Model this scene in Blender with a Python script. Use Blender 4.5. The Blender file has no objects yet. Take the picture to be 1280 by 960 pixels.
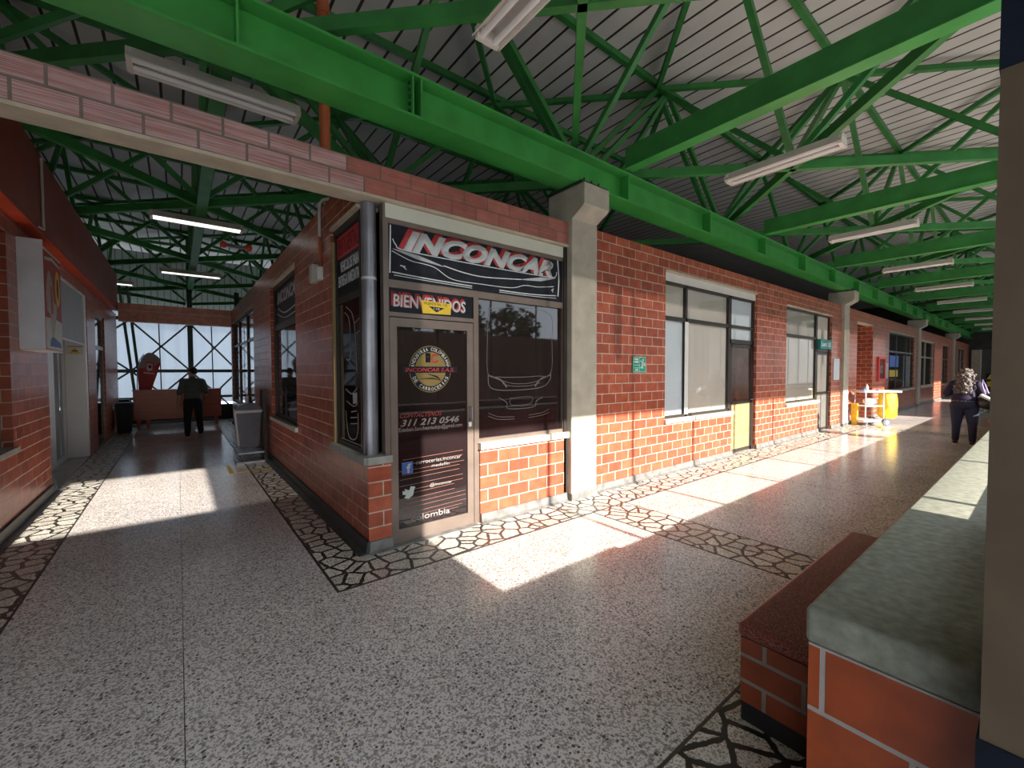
import bpy, bmesh, math, random
from mathutils import Vector, Matrix, noise
random.seed(7)
scn = bpy.context.scene
COL = scn.collection
PI = math.pi
OFF = {}          # root location of every thing, so parts can be written in world coordinates

# ------------------------------------------------------------------ materials
def mat(name, color=(.5, .5, .5), rough=.5, metal=0.0, spec=.5, build=None):
    m = bpy.data.materials.new(name); m.use_nodes = True
    nt = m.node_tree; b = nt.nodes['Principled BSDF']
    b.inputs['Base Color'].default_value = (*color, 1)
    b.inputs['Roughness'].default_value = rough
    b.inputs['Metallic'].default_value = metal
    b.inputs['Specular IOR Level'].default_value = spec
    if build: build(nt, b)
    return m

def N(nt, t, **kw):
    n = nt.nodes.new(t)
    for k, v in kw.items():
        if k in n.inputs: n.inputs[k].default_value = v
        else: setattr(n, k, v)
    return n

def coords(nt, obj=False):
    if obj: return N(nt, 'ShaderNodeTexCoord').outputs['Object']
    return N(nt, 'ShaderNodeNewGeometry').outputs['Position']

def math_n(nt, op, a, b=None, c=None):
    n = N(nt, 'ShaderNodeMath', operation=op)
    for i, v in enumerate((a, b, c)):
        if v is None: continue
        if isinstance(v, (int, float)): n.inputs[i].default_value = v
        else: nt.links.new(v, n.inputs[i])
    return n.outputs[0]

def ramp(nt, fac, stops, interp='LINEAR'):
    r = N(nt, 'ShaderNodeValToRGB'); r.color_ramp.interpolation = interp
    el = r.color_ramp.elements
    while len(el) < len(stops): el.new(.5)
    for e, (p, c) in zip(el, stops): e.position = p; e.color = (*c, 1)
    nt.links.new(fac, r.inputs[0]); return r.outputs[0]

def mix(nt, fac, a, b, mode='MIX'):
    n = N(nt, 'ShaderNodeMix', data_type='RGBA', blend_type=mode)
    if isinstance(fac, (int, float)): n.inputs[0].default_value = fac
    else: nt.links.new(fac, n.inputs[0])
    for s, v in ((6, a), (7, b)):
        if isinstance(v, tuple): n.inputs[s].default_value = (*v, 1)
        else: nt.links.new(v, n.inputs[s])
    return n.outputs[2]

def bump(nt, b, h, strength=.3, dist=.01):
    n = N(nt, 'ShaderNodeBump'); n.inputs['Strength'].default_value = strength; n.inputs['Distance'].default_value = dist
    nt.links.new(h, n.inputs['Height']); nt.links.new(n.outputs[0], b.inputs['Normal'])

def noisy(c, amount=.25, scale=6.0, obj=False, detail=5):
    lo = tuple(x * (1 - amount) for x in c); hi = tuple(min(1, x * (1 + amount)) for x in c)
    def f(nt, b):
        n = N(nt, 'ShaderNodeTexNoise'); n.inputs['Scale'].default_value = scale; n.inputs['Detail'].default_value = detail
        nt.links.new(coords(nt, obj), n.inputs['Vector'])
        nt.links.new(ramp(nt, n.outputs[0], [(.3, lo), (.7, hi)]), b.inputs['Base Color'])
        bump(nt, b, n.outputs[0], .06, .01)
    return f

def brick(c1, c2, mortar, streak=0.0, zoff=.08, w=.285, h=.1345, msize=.006, uoff=0.0):
    def f(nt, b):
        p = coords(nt)
        s = N(nt, 'ShaderNodeSeparateXYZ'); nt.links.new(p, s.inputs[0])
        g = N(nt, 'ShaderNodeNewGeometry'); sn = N(nt, 'ShaderNodeSeparateXYZ'); nt.links.new(g.outputs['True Normal'], sn.inputs[0])
        side = math_n(nt, 'GREATER_THAN', math_n(nt, 'ABSOLUTE', sn.outputs[0]), .5)
        u = math_n(nt, 'ADD', math_n(nt, 'MULTIPLY', side, s.outputs[1]), math_n(nt, 'MULTIPLY', math_n(nt, 'SUBTRACT', 1.0, side), s.outputs[0]))
        u = math_n(nt, 'ADD', u, 20.0 * w + uoff)
        v = math_n(nt, 'ADD', s.outputs[2], -zoff + h * 4)
        c = N(nt, 'ShaderNodeCombineXYZ'); nt.links.new(u, c.inputs[0]); nt.links.new(v, c.inputs[1])
        t = N(nt, 'ShaderNodeTexBrick'); nt.links.new(c.outputs[0], t.inputs['Vector'])
        t.inputs['Scale'].default_value = 1; t.inputs['Brick Width'].default_value = w; t.inputs['Row Height'].default_value = h
        t.inputs['Mortar Size'].default_value = msize; t.inputs['Mortar Smooth'].default_value = .15; t.inputs['Bias'].default_value = -.1
        t.inputs['Color1'].default_value = (*c1, 1); t.inputs['Color2'].default_value = (*c2, 1); t.inputs['Mortar'].default_value = (*mortar, 1)
        n = N(nt, 'ShaderNodeTexNoise'); n.inputs['Scale'].default_value = 9; n.inputs['Detail'].default_value = 6
        nt.links.new(p, n.inputs['Vector'])
        col = mix(nt, .55, t.outputs[0], ramp(nt, n.outputs[0], [(.3, (.62, .62, .62)), (.7, (1.25, 1.25, 1.25))]), 'MULTIPLY')
        if streak:  # pale streaks put sky sheen into the brick colour
            mp = N(nt, 'ShaderNodeMapping'); mp.inputs['Scale'].default_value = (1.2, 1.2, 70); nt.links.new(p, mp.inputs[0])
            n2 = N(nt, 'ShaderNodeTexNoise'); n2.inputs['Scale'].default_value = 2.2; nt.links.new(mp.outputs[0], n2.inputs['Vector'])
            col = mix(nt, math_n(nt, 'MULTIPLY', math_n(nt, 'SUBTRACT', 1.0, t.outputs[1]), streak), col,
                      ramp(nt, n2.outputs[0], [(.4, (.40, .20, .19)), (.66, (.72, .62, .66))]))
        nt.links.new(col, b.inputs['Base Color'])
        nt.links.new(math_n(nt, 'MULTIPLY_ADD', t.outputs[1], .45, .30), b.inputs['Roughness'])
        bump(nt, b, math_n(nt, 'SUBTRACT', 1.0, t.outputs[1]), .5, .006)
    return f

def terrazzo(nt, b, base=(.80, .74, .72), vec=None, scale=1.0):
    p = vec or coords(nt)
    big = N(nt, 'ShaderNodeTexVoronoi'); big.inputs['Scale'].default_value = 58 * scale; nt.links.new(p, big.inputs['Vector'])
    r = N(nt, 'ShaderNodeSeparateColor'); nt.links.new(big.outputs['Color'], r.inputs[0])
    thr = math_n(nt, 'MULTIPLY_ADD', r.outputs[0], .42, .12)
    chip = math_n(nt, 'LESS_THAN', big.outputs['Distance'], thr)
    chipc = ramp(nt, r.outputs[1], [(0, (.12, .115, .11)), (.16, (.30, .285, .27)), (.45, (.46, .435, .41)), (.62, (.27, .245, .225)), (.78, (.56, .53, .50)), (.95, (.40, .30, .20))], 'CONSTANT')
    sm = N(nt, 'ShaderNodeTexVoronoi'); sm.inputs['Scale'].default_value = 120 * scale; nt.links.new(p, sm.inputs['Vector'])
    r2 = N(nt, 'ShaderNodeSeparateColor'); nt.links.new(sm.outputs['Color'], r2.inputs[0])
    basec = mix(nt, math_n(nt, 'GREATER_THAN', r2.outputs[0], .64), base, tuple(x * .5 for x in base))
    return mix(nt, chip, basec, chipc)

def floor_build(nt, b):
    col = terrazzo(nt, b)
    n = N(nt, 'ShaderNodeTexNoise'); n.inputs['Scale'].default_value = .9; n.inputs['Detail'].default_value = 5
    nt.links.new(coords(nt), n.inputs['Vector'])
    col = mix(nt, .8, col, ramp(nt, n.outputs[0], [(.3, (.84, .83, .84)), (.7, (1.08, 1.06, 1.03))]), 'MULTIPLY')
    nt.links.new(col, b.inputs['Base Color'])
    nt.links.new(math_n(nt, 'MULTIPLY_ADD', n.outputs[0], .16, .10), b.inputs['Roughness'])

def stones_build(nt, b):
    p = coords(nt)
    def vor(feat):
        v = N(nt, 'ShaderNodeTexVoronoi', voronoi_dimensions='2D', feature=feat)
        v.inputs['Scale'].default_value = 6.6; v.inputs['Randomness'].default_value = 1.0
        nt.links.new(p, v.inputs['Vector']); return v
    e = vor('DISTANCE_TO_EDGE'); c = vor('F1')
    n = N(nt, 'ShaderNodeTexNoise'); n.inputs['Scale'].default_value = 22; nt.links.new(p, n.inputs['Vector'])
    d = math_n(nt, 'ADD', e.outputs['Distance'], math_n(nt, 'MULTIPLY_ADD', n.outputs[0], .16, -.08))
    mask = ramp(nt, d, [(.085, (0, 0, 0)), (.10, (1, 1, 1))])
    st = terrazzo(nt, b, base=(.74, .71, .65), scale=1.3)
    r = N(nt, 'ShaderNodeSeparateColor'); nt.links.new(c.outputs['Color'], r.inputs[0])
    st = mix(nt, .5, st, ramp(nt, r.outputs[0], [(0, (.7, .66, .6)), (1, (1.25, 1.25, 1.2))]), 'MULTIPLY')
    m2 = N(nt, 'ShaderNodeSeparateColor'); nt.links.new(mask, m2.inputs[0])
    nt.links.new(mix(nt, m2.outputs[0], (.030, .026, .023), st), b.inputs['Base Color'])
    bump(nt, b, m2.outputs[0], .4, .004)

def roof_build(nt, b):
    p = coords(nt); s = N(nt, 'ShaderNodeSeparateXYZ'); nt.links.new(p, s.inputs[0])
    f = math_n(nt, 'FRACT', math_n(nt, 'DIVIDE', math_n(nt, 'ADD', s.outputs[0], 20.0), .32))
    seam = math_n(nt, 'LESS_THAN', f, .13)
    n = N(nt, 'ShaderNodeTexNoise'); n.inputs['Scale'].default_value = 1.2; n.inputs['Detail'].default_value = 6; nt.links.new(p, n.inputs['Vector'])
    pan = ramp(nt, n.outputs[0], [(.3, (.60, .565, .545)), (.7, (.72, .69, .67))])
    nt.links.new(mix(nt, seam, pan, (.035, .025, .022)), b.inputs['Base Color'])
    bump(nt, b, math_n(nt, 'SUBTRACT', 1.0, seam), .5, .02)

def stripes_corr(nt, b):
    p = coords(nt); s = N(nt, 'ShaderNodeSeparateXYZ'); nt.links.new(p, s.inputs[0])
    f = math_n(nt, 'FRACT', math_n(nt, 'DIVIDE', math_n(nt, 'ADD', s.outputs[0], 20.0), .22))
    nt.links.new(mix(nt, math_n(nt, 'LESS_THAN', f, .12), (.24, .27, .24), (.06, .07, .06)), b.inputs['Base Color'])

def granite(nt, b):
    n = N(nt, 'ShaderNodeTexNoise'); n.inputs['Scale'].default_value = 170; n.inputs['Detail'].default_value = 3; nt.links.new(coords(nt), n.inputs['Vector'])
    nt.links.new(ramp(nt, n.outputs[0], [(.36, (.060, .014, .010)), (.52, (.24, .058, .042)), (.68, (.40, .14, .10))]), b.inputs['Base Color'])
    bump(nt, b, n.outputs[0], .35, .004)

def wood_build(c1, c2, obj=True):
    def f(nt, b):
        mp = N(nt, 'ShaderNodeMapping'); mp.inputs['Scale'].default_value = (1, 1, 14); nt.links.new(coords(nt, obj), mp.inputs[0])
        n = N(nt, 'ShaderNodeTexNoise'); n.inputs['Scale'].default_value = 2.5; n.inputs['Detail'].default_value = 6; nt.links.new(mp.outputs[0], n.inputs['Vector'])
        nt.links.new(ramp(nt, n.outputs[0], [(.3, c1), (.7, c2)]), b.inputs['Base Color'])
    return f

def glass_mat(name, tint=(1, 1, 1), refl=.02):
    m = bpy.data.materials.new(name); m.use_nodes = True; nt = m.node_tree; nt.nodes.clear()
    o = N(nt, 'ShaderNodeOutputMaterial'); t = N(nt, 'ShaderNodeBsdfTransparent'); g = N(nt, 'ShaderNodeBsdfGlossy'); mx = N(nt, 'ShaderNodeMixShader'); fr = N(nt, 'ShaderNodeFresnel')
    t.inputs[0].default_value = (*tint, 1); g.inputs['Roughness'].default_value = refl; nt.nodes.remove(fr)
    ge = N(nt, 'ShaderNodeNewGeometry'); dt = N(nt, 'ShaderNodeVectorMath', operation='DOT_PRODUCT'); nt.links.new(ge.outputs['Incoming'], dt.inputs[0]); nt.links.new(ge.outputs['Normal'], dt.inputs[1])
    k = math_n(nt, 'POWER', math_n(nt, 'SUBTRACT', 1.0, math_n(nt, 'ABSOLUTE', dt.outputs['Value'])), 5.0)
    nt.links.new(math_n(nt, 'MULTIPLY_ADD', k, .95, .04), mx.inputs[0]); nt.links.new(t.outputs[0], mx.inputs[1]); nt.links.new(g.outputs[0], mx.inputs[2]); nt.links.new(mx.outputs[0], o.inputs[0])
    return m

def sheet_mat(name, color, trans, clear):
    m = bpy.data.materials.new(name); m.use_nodes = True; nt = m.node_tree; nt.nodes.clear()
    o = N(nt, 'ShaderNodeOutputMaterial'); d = N(nt, 'ShaderNodeBsdfDiffuse'); t = N(nt, 'ShaderNodeBsdfTranslucent'); c = N(nt, 'ShaderNodeBsdfTransparent')
    for n in (d, t): n.inputs[0].default_value = (*color, 1)
    m1 = N(nt, 'ShaderNodeMixShader'); m1.inputs[0].default_value = trans; m2 = N(nt, 'ShaderNodeMixShader'); m2.inputs[0].default_value = clear
    nt.links.new(d.outputs[0], m1.inputs[1]); nt.links.new(t.outputs[0], m1.inputs[2]); nt.links.new(m1.outputs[0], m2.inputs[1]); nt.links.new(c.outputs[0], m2.inputs[2]); nt.links.new(m2.outputs[0], o.inputs[0])
    return m

def curls(nt, b):
    v = N(nt, 'ShaderNodeTexNoise'); v.inputs['Scale'].default_value = 38; nt.links.new(coords(nt, True), v.inputs['Vector'])
    nt.links.new(ramp(nt, v.outputs[0], [(.46, (.012, .009, .009)), (.62, (.24, .185, .16))]), b.inputs['Base Color'])

M = {}
M['brick'] = mat('glazed brick', build=brick((.43, .105, .055), (.29, .064, .036), (.56, .44, .36)), spec=.32)
M['brick_sheen'] = mat('weathered beam brick with sky sheen', build=brick((.44, .20, .165), (.34, .12, .09), (.20, .15, .13), streak=.5, msize=.009, zoff=3.13 - .1345 * 20, w=.285))
M['brick_head'] = mat('red header brick', build=brick((.42, .115, .075), (.30, .075, .05), (.20, .12, .09), streak=.12, zoff=3.13 - .1345 * 20))
M['brick_far'] = mat('painted beam brick', build=brick((.66, .29, .21), (.60, .25, .18), (.50, .26, .19), zoff=3.05))
M['terrazzo'] = mat('terrazzo floor', rough=.2, build=floor_build)
M['stones'] = mat('crazy paving', rough=.3, build=stones_build)
M['strip_line'] = mat('dark joint', (.05, .042, .038), .5, build=noisy((.05, .042, .038), .3, 30))
M['tile'] = mat('grey tile', rough=.15, build=noisy((.33, .33, .31), .15, 3))
M['cream'] = mat('cream concrete', rough=.75, build=noisy((.54, .46, .35), .14, 7))
M['column'] = mat('column concrete', rough=.75, build=noisy((.44, .40, .33), .14, 5))
M['pillar'] = mat('pillar paint', rough=.6, build=noisy((.105, .068, .038), .2, 5))
M['navy'] = mat('navy paint', rough=.6, spec=.15, build=noisy((.009, .013, .024), .3, 8))
M['cap'] = mat('stone coping', rough=.7, build=noisy((.30, .30, .245), .25, 26, False, 9))
M['sill'] = mat('grey sill', rough=.7, build=noisy((.34, .34, .31), .15, 12))
M['sill_pale'] = mat('pale sill', rough=.7, build=noisy((.52, .49, .41), .12, 12))
M['base'] = mat('base board', rough=.45, build=noisy((.17, .165, .16), .35, 9))
M['base_dark'] = mat('dark base board', rough=.4, build=noisy((.035, .037, .037), .35, 9))
M['black'] = mat('black plinth', rough=.5, build=noisy((.012, .012, .012), .3, 9))
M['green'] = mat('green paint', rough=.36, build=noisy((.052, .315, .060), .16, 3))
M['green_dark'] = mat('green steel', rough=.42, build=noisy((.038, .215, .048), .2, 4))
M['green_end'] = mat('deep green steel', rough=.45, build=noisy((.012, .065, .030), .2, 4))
M['roof'] = mat('roof panels', rough=.6, build=roof_build)
M['corr'] = mat('corrugated sheet', rough=.6, build=stripes_corr)
M['fascia'] = mat('red fascia', rough=.6, build=noisy((.27, .048, .022), .12, 3))
M['soffit'] = mat('orange soffit', rough=.6, build=noisy((.75, .085, .02), .1, 3))
M['bronze'] = mat('bronze aluminium', rough=.4, metal=.35, build=noisy((.20, .155, .13), .12, 5))
M['dark_frame'] = mat('dark aluminium', rough=.4, metal=.3, build=noisy((.045, .036, .032), .15, 5))
M['steel'] = mat('steel pole', rough=.3, metal=.55, build=noisy((.30, .30, .34), .2, 4))
M['film'] = mat('tinted glass film', rough=.03, spec=.55, build=noisy((.016, .010, .011), .3, 2))
M['film2'] = mat('dark glass', rough=.03, spec=.55, build=noisy((.02, .02, .022), .3, 2))
M['vinyl'] = mat('black vinyl banner', rough=.4, spec=.2, build=noisy((.012, .013, .022), .5, 7))
M['white'] = mat('white print', rough=.5, build=noisy((.66, .70, .72), .06, 20))
M['red'] = mat('red print', rough=.5, build=noisy((.55, .045, .05), .1, 20))
M['grey_line'] = mat('grey print', rough=.5, build=noisy((.42, .43, .46), .1, 20))
M['gold'] = mat('gold print', rough=.5, build=noisy((.27, .185, .045), .1, 20))
M['yellow'] = mat('yellow', rough=.55, build=noisy((.80, .55, .035), .08, 12))
M['yellow_bag'] = mat('yellow vinyl bag', rough=.45, build=noisy((.88, .60, .03), .12, 8, True))
M['blue'] = mat('blue print', rough=.5, build=noisy((.03, .09, .33), .1, 12))
M['strongblue'] = mat('strong blue', rough=.5, build=noisy((.02, .15, .75), .1, 12))
M['signgreen'] = mat('sign green', rough=.4, build=noisy((.0, .33, .21), .08, 20))
M['signteal'] = mat('sign teal', rough=.4, build=noisy((.0, .21, .20), .08, 20))
M['offwhite'] = mat('off white paint', rough=.5, build=noisy((.70, .70, .68), .06, 4))
M['cream_strip'] = mat('pale strip', rough=.5, build=noisy((.66, .66, .56), .06, 4))
M['lampwhite'] = mat('lamp enamel', rough=.35, build=noisy((.72, .66, .61), .08, 6, True))
M['tube'] = mat('lamp tube', rough=.25, build=noisy((.82, .80, .78), .04, 6, True))
M['blind_grey'] = mat('grey backing', rough=.75, build=noisy((.55, .51, .455), .04, 3))
M['blind_blue'] = mat('pale blue backing', rough=.6, build=noisy((.56, .63, .69), .04, 3))
M['door_dark'] = mat('dark door panel', rough=.15, spec=.7, build=noisy((.085, .045, .035), .3, 3))
M['door_tan'] = mat('tan door panel', rough=.5, build=wood_build((.25, .18, .085), (.36, .27, .14)))
M['door_grey'] = mat('grey door panel', rough=.6, build=noisy((.13, .12, .11), .08, 3))
M['metal_sheet'] = mat('galvanised sheet', rough=.4, metal=.35, build=noisy((.74, .78, .85), .1, 3))
M['white_panel'] = mat('white partition', rough=.5, build=noisy((.86, .86, .86), .03, 3))
M['grey_panel'] = mat('grey transom', rough=.6, build=noisy((.33, .32, .31), .05, 3))
M['glass'] = glass_mat('clear glass')
M['frost'] = glass_mat('grey glass', (.75, .80, .82), .1)
M['counter'] = mat('red timber', rough=.4, build=wood_build((.30, .045, .014), (.42, .075, .022)))
M['bin_grey'] = mat('grey plastic', rough=.4, build=noisy((.11, .115, .15), .12, 8, True))
M['bin_dark'] = mat('dark plastic', rough=.5, spec=.2, build=noisy((.008, .009, .010), .2, 8, True))
M['bin_light'] = mat('light grey plastic', rough=.4, build=noisy((.50, .51, .55), .1, 8, True))
M['skin'] = mat('skin', rough=.5, build=noisy((.50, .27, .18), .08, 12, True))
M['shirt'] = mat('green grey shirt', rough=.85, build=noisy((.075, .095, .090), .2, 22, True))
M['black_cloth'] = mat('black cloth', rough=.85, build=noisy((.008, .009, .011), .3, 22, True))
M['navy_cloth'] = mat('dark purple top', rough=.85, build=noisy((.020, .012, .038), .3, 22, True))
M['denim'] = mat('dark denim', rough=.85, build=noisy((.012, .018, .040), .35, 30, True))
M['shoe'] = mat('dark shoe', rough=.6, build=noisy((.012, .011, .012), .3, 30, True))
M['sole'] = mat('pale sole', rough=.6, build=noisy((.60, .45, .42), .1, 30, True))
M['hair'] = mat('short dark hair', rough=.7, build=noisy((.012, .010, .009), .4, 60, True))
M['curls'] = mat('curly highlighted hair', rough=.6, build=curls)
M['bag_black'] = mat('black bag', rough=.35, build=noisy((.012, .014, .014), .3, 12, True))
M['bag_white'] = mat('pale bag trim', rough=.5, build=noisy((.62, .62, .60), .1, 12, True))
M['purple'] = mat('purple strap', rough=.6, build=noisy((.26, .20, .42), .15, 12, True))
M['bench'] = mat('red granite', rough=.5, build=granite)
M['bench_brick'] = mat('bench brick', build=brick((.27, .055, .020), (.24, .048, .018), (.24, .21, .18), zoff=.07, w=.30, h=.118, msize=.009))
M['parapet_brick'] = mat('parapet brick', build=brick((.46, .088, .024), (.42, .078, .022), (.48, .43, .40), zoff=.735 - .21 * 4, w=.42, h=.21, msize=.008, uoff=.0))
M['curtain'] = sheet_mat('white curtain sheet', (.33, .37, .42), .75, .03)
M['poly'] = sheet_mat('sun dimming sheet', (.16, .17, .17), .5, .27)
M['pvc'] = mat('orange pipe', rough=.5, build=noisy((.36, .085, .028), .2, 5))
M['pipe'] = mat('white conduit', rough=.5, build=noisy((.55, .52, .47), .1, 8))
M['orange_lamp'] = mat('orange lens', rough=.3, build=noisy((.85, .09, .03), .05, 8))
M['tape'] = mat('yellow tape', rough=.5, build=noisy((.62, .42, .07), .2, 14))
M['towel'] = mat('white towels', rough=.9, build=noisy((.78, .72, .66), .1, 20, True))
M['ground'] = mat('outdoor paving', rough=.9, build=noisy((.50, .47, .43), .15, 1.5))
M['plaster'] = mat('plain plaster', rough=.9, build=noisy((.30, .29, .27), .1, 2))
M['fill_white'] = mat('pale fill wall', rough=.9, build=noisy((.56, .55, .53), .08, 2))
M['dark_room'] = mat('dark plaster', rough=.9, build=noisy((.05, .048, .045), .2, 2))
M['bolt'] = mat('steel bolt', rough=.4, metal=.6, build=noisy((.05, .06, .05), .2, 20))
M['banner_red'] = mat('banner red', rough=.5, build=noisy((.42, .03, .025), .12, 9))

# ------------------------------------------------------------------ mesh builder
class MB:
    def __init__(s): s.bm = bmesh.new()
    def box(s, x0, x1, y0, y1, z0, z1, bev=0):
        v = [s.bm.verts.new((x, y, z)) for x in (x0, x1) for y in (y0, y1) for z in (z0, z1)]
        f = [s.bm.faces.new([v[i] for i in q]) for q in ((0, 1, 3, 2), (4, 6, 7, 5), (0, 4, 5, 1), (2, 3, 7, 6), (0, 2, 6, 4), (1, 5, 7, 3))]
        if bev:
            es = list({e for g in f for e in g.edges})
            bmesh.ops.bevel(s.bm, geom=es, offset=bev, segments=3, profile=.5, affect='EDGES')
        return s
    def bar(s, p, q, w, h, top=False):
        p, q = Vector(p), Vector(q); d = (q - p); L = d.length; d.normalize()
        up = Vector((0, 0, 1)) if abs(d.z) < .97 else Vector((0, 1, 0))
        r = d.cross(up).normalized(); u = r.cross(d).normalized()
        vs = []
        for t in (p, q):
            for a, b in ((-1, -1), (1, -1), (1, 1), (-1, 1)): vs.append(s.bm.verts.new(t + r * a * w / 2 + u * b * h / 2))
        for q4 in ((3, 2, 1, 0), (4, 5, 6, 7), (0, 1, 5, 4), (1, 2, 6, 5), (2, 3, 7, 6), (3, 0, 4, 7)): s.bm.faces.new([vs[i] for i in q4])
        return s
    def tube(s, pts, r, seg=10, close=True):
        pts = [Vector(p) for p in pts]; rs = r if isinstance(r, (list, tuple)) else [r] * len(pts)
        rings = []; n = len(pts); prev = None
        for i, p in enumerate(pts):
            d = (pts[min(i + 1, n - 1)] - pts[max(i - 1, 0)]).normalized()
            if prev is None:
                a = Vector((0, 0, 1)) if abs(d.z) < .9 else Vector((1, 0, 0))
                prev = d.cross(a).normalized()
            else:
                prev = (prev - d * prev.dot(d)).normalized()
            b = d.cross(prev)
            rings.append([s.bm.verts.new(p + (prev * math.cos(2 * PI * k / seg) + b * math.sin(2 * PI * k / seg)) * rs[i]) for k in range(seg)])
        for a, b in zip(rings, rings[1:]):
            for k in range(seg): s.bm.faces.new((a[k], a[(k + 1) % seg], b[(k + 1) % seg], b[k]))
        if close: s.bm.faces.new(rings[0][::-1]); s.bm.faces.new(rings[-1])
        return s
    def cyl(s, x, y, z0, z1, r, seg=20): return s.tube([(x, y, z0), (x, y, z1)], r, seg)
    def ball(s, c, r, sub=2, sc=(1, 1, 1)):
        m = Matrix.Translation(c) @ Matrix.Diagonal((r * sc[0], r * sc[1], r * sc[2], 1))
        bmesh.ops.create_icosphere(s.bm, subdivisions=sub, radius=1, matrix=m); return s
    def prism(s, pts, axis, a, b):
        """polygon pts (two coordinates) extruded along axis from a to b"""
        def P(p, t): return {'x': (t, p[0], p[1]), 'y': (p[0], t, p[1]), 'z': (p[0], p[1], t)}[axis]
        A = [s.bm.verts.new(P(p, a)) for p in pts]; B = [s.bm.verts.new(P(p, b)) for p in pts]; n = len(pts)
        s.bm.faces.new(A[::-1]); s.bm.faces.new(B)
        for i in range(n): s.bm.faces.new((A[i], A[(i + 1) % n], B[(i + 1) % n], B[i]))
        return s
    def plate(s, poly, fn, t=.0015):
        A = [s.bm.verts.new(fn(u, v, 0)) for u, v in poly]; B = [s.bm.verts.new(fn(u, v, t)) for u, v in poly]; n = len(poly)
        s.bm.faces.new(A); s.bm.faces.new(B[::-1])
        for i in range(n): s.bm.faces.new((A[i], B[i], B[(i + 1) % n], A[(i + 1) % n]))
        return s
    def stroke(s, pts, w, fn, t=.0015, taper=False):
        L, R = [], []; n = len(pts)
        for i, p in enumerate(pts):
            a, b = pts[max(i - 1, 0)], pts[min(i + 1, n - 1)]
            dx, dy = b[0] - a[0], b[1] - a[1]; l = math.hypot(dx, dy) or 1
            ww = w / 2 * ((1 - abs(2 * i / (n - 1) - 1)) * .9 + .1 if taper else 1)
            L.append((p[0] - dy / l * ww, p[1] + dx / l * ww)); R.append((p[0] + dy / l * ww, p[1] - dx / l * ww))
        for i in range(n - 1): s.plate([L[i], L[i + 1], R[i + 1], R[i]], fn, t)
        return s
    def build(s, name, m, parent=None, smooth=False, loc=None):
        off = OFF.get(parent.name, Vector()) if parent else Vector(loc or (0, 0, 0))
        bmesh.ops.recalc_face_normals(s.bm, faces=s.bm.faces)
        if off.length: bmesh.ops.translate(s.bm, verts=s.bm.verts, vec=-off)
        me = bpy.data.meshes.new(name); s.bm.to_mesh(me); s.bm.free()
        me.materials.append(m)
        if smooth:
            for p in me.polygons: p.use_smooth = True
            if smooth != 'all':
                try: me.set_sharp_from_angle(angle=math.radians(40))
                except Exception: pass
        o = bpy.data.objects.new(name, me); COL.objects.link(o)
        if parent: o.parent = parent; OFF[o.name] = off
        else:
            o.location = off; OFF[o.name] = off
        return o

def tag(o, label=None, cat=None, group=None, kind=None):
    for k, v in (('label', label), ('category', cat), ('group', group), ('kind', kind)):
        if v: o[k] = v
    return o
def thing(name, label, cat, loc=(0, 0, 0), group=None, kind=None):
    o = bpy.data.objects.new(name, None); COL.objects.link(o); o.location = loc; o.empty_display_size = .1
    OFF[o.name] = Vector(loc); return tag(o, label, cat, group, kind)
def struct(mb, name, m, parent=None, smooth=False):
    o = mb.build(name, m, parent, smooth)
    if not parent: o['kind'] = 'structure'
    return o
def children(o): return [c for c in bpy.data.objects if c.parent == o]
def copy_tree(o, parent=None):
    c = o.copy(); COL.objects.link(c)
    if parent: c.parent = parent
    for k in children(o): copy_tree(k, c)
    return c

def south(y): return lambda u, v, d: (u, y - d, v)         # a face looking to -Y
def west(x): return lambda u, v, d: (x - d, -u, v)         # a face looking to -X (u = -Y)
def east(x): return lambda u, v, d: (x + d, u, v)          # a face looking to +X (u = Y)

def text(name, body, u0, v0, w, h, fn, m, parent, bold=0.0, shear=0.0, rise=0.0, t=.0015):
    """lettering fitted to a w x h box with its lower left corner at (u0, v0)"""
    cu = bpy.data.curves.new(name, 'FONT'); cu.body = body; cu.offset = bold; cu.shear = shear; cu.resolution_u = 3
    ob = bpy.data.objects.new(name, cu); COL.objects.link(ob)
    dg = bpy.context.evaluated_depsgraph_get(); me0 = bpy.data.meshes.new_from_object(ob.evaluated_get(dg))
    bpy.data.objects.remove(ob); bpy.data.curves.remove(cu)
    bm = bmesh.new(); bm.from_mesh(me0); bpy.data.meshes.remove(me0)
    xs = [v.co.x for v in bm.verts]; ys = [v.co.y for v in bm.verts]
    x0, x1, y0, y1 = min(xs), max(xs), min(ys), max(ys)
    off = OFF.get(parent.name, Vector())
    r = bmesh.ops.extrude_face_region(bm, geom=bm.faces[:])
    topv = {e for e in r['geom'] if isinstance(e, bmesh.types.BMVert)}
    for v in bm.verts:
        u = (v.co.x - x0) / (x1 - x0); q = (v.co.y - y0) / (y1 - y0)
        v.co = Vector(fn(u0 + u * w, v0 + q * h + rise * u, t if v in topv else 0)) - off
    bmesh.ops.recalc_face_normals(bm, faces=bm.faces)
    me = bpy.data.meshes.new(name); bm.to_mesh(me); bm.free(); me.materials.append(m)
    o = bpy.data.objects.new(name, me); COL.objects.link(o); o.parent = parent; OFF[o.name] = off
    return o

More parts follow.
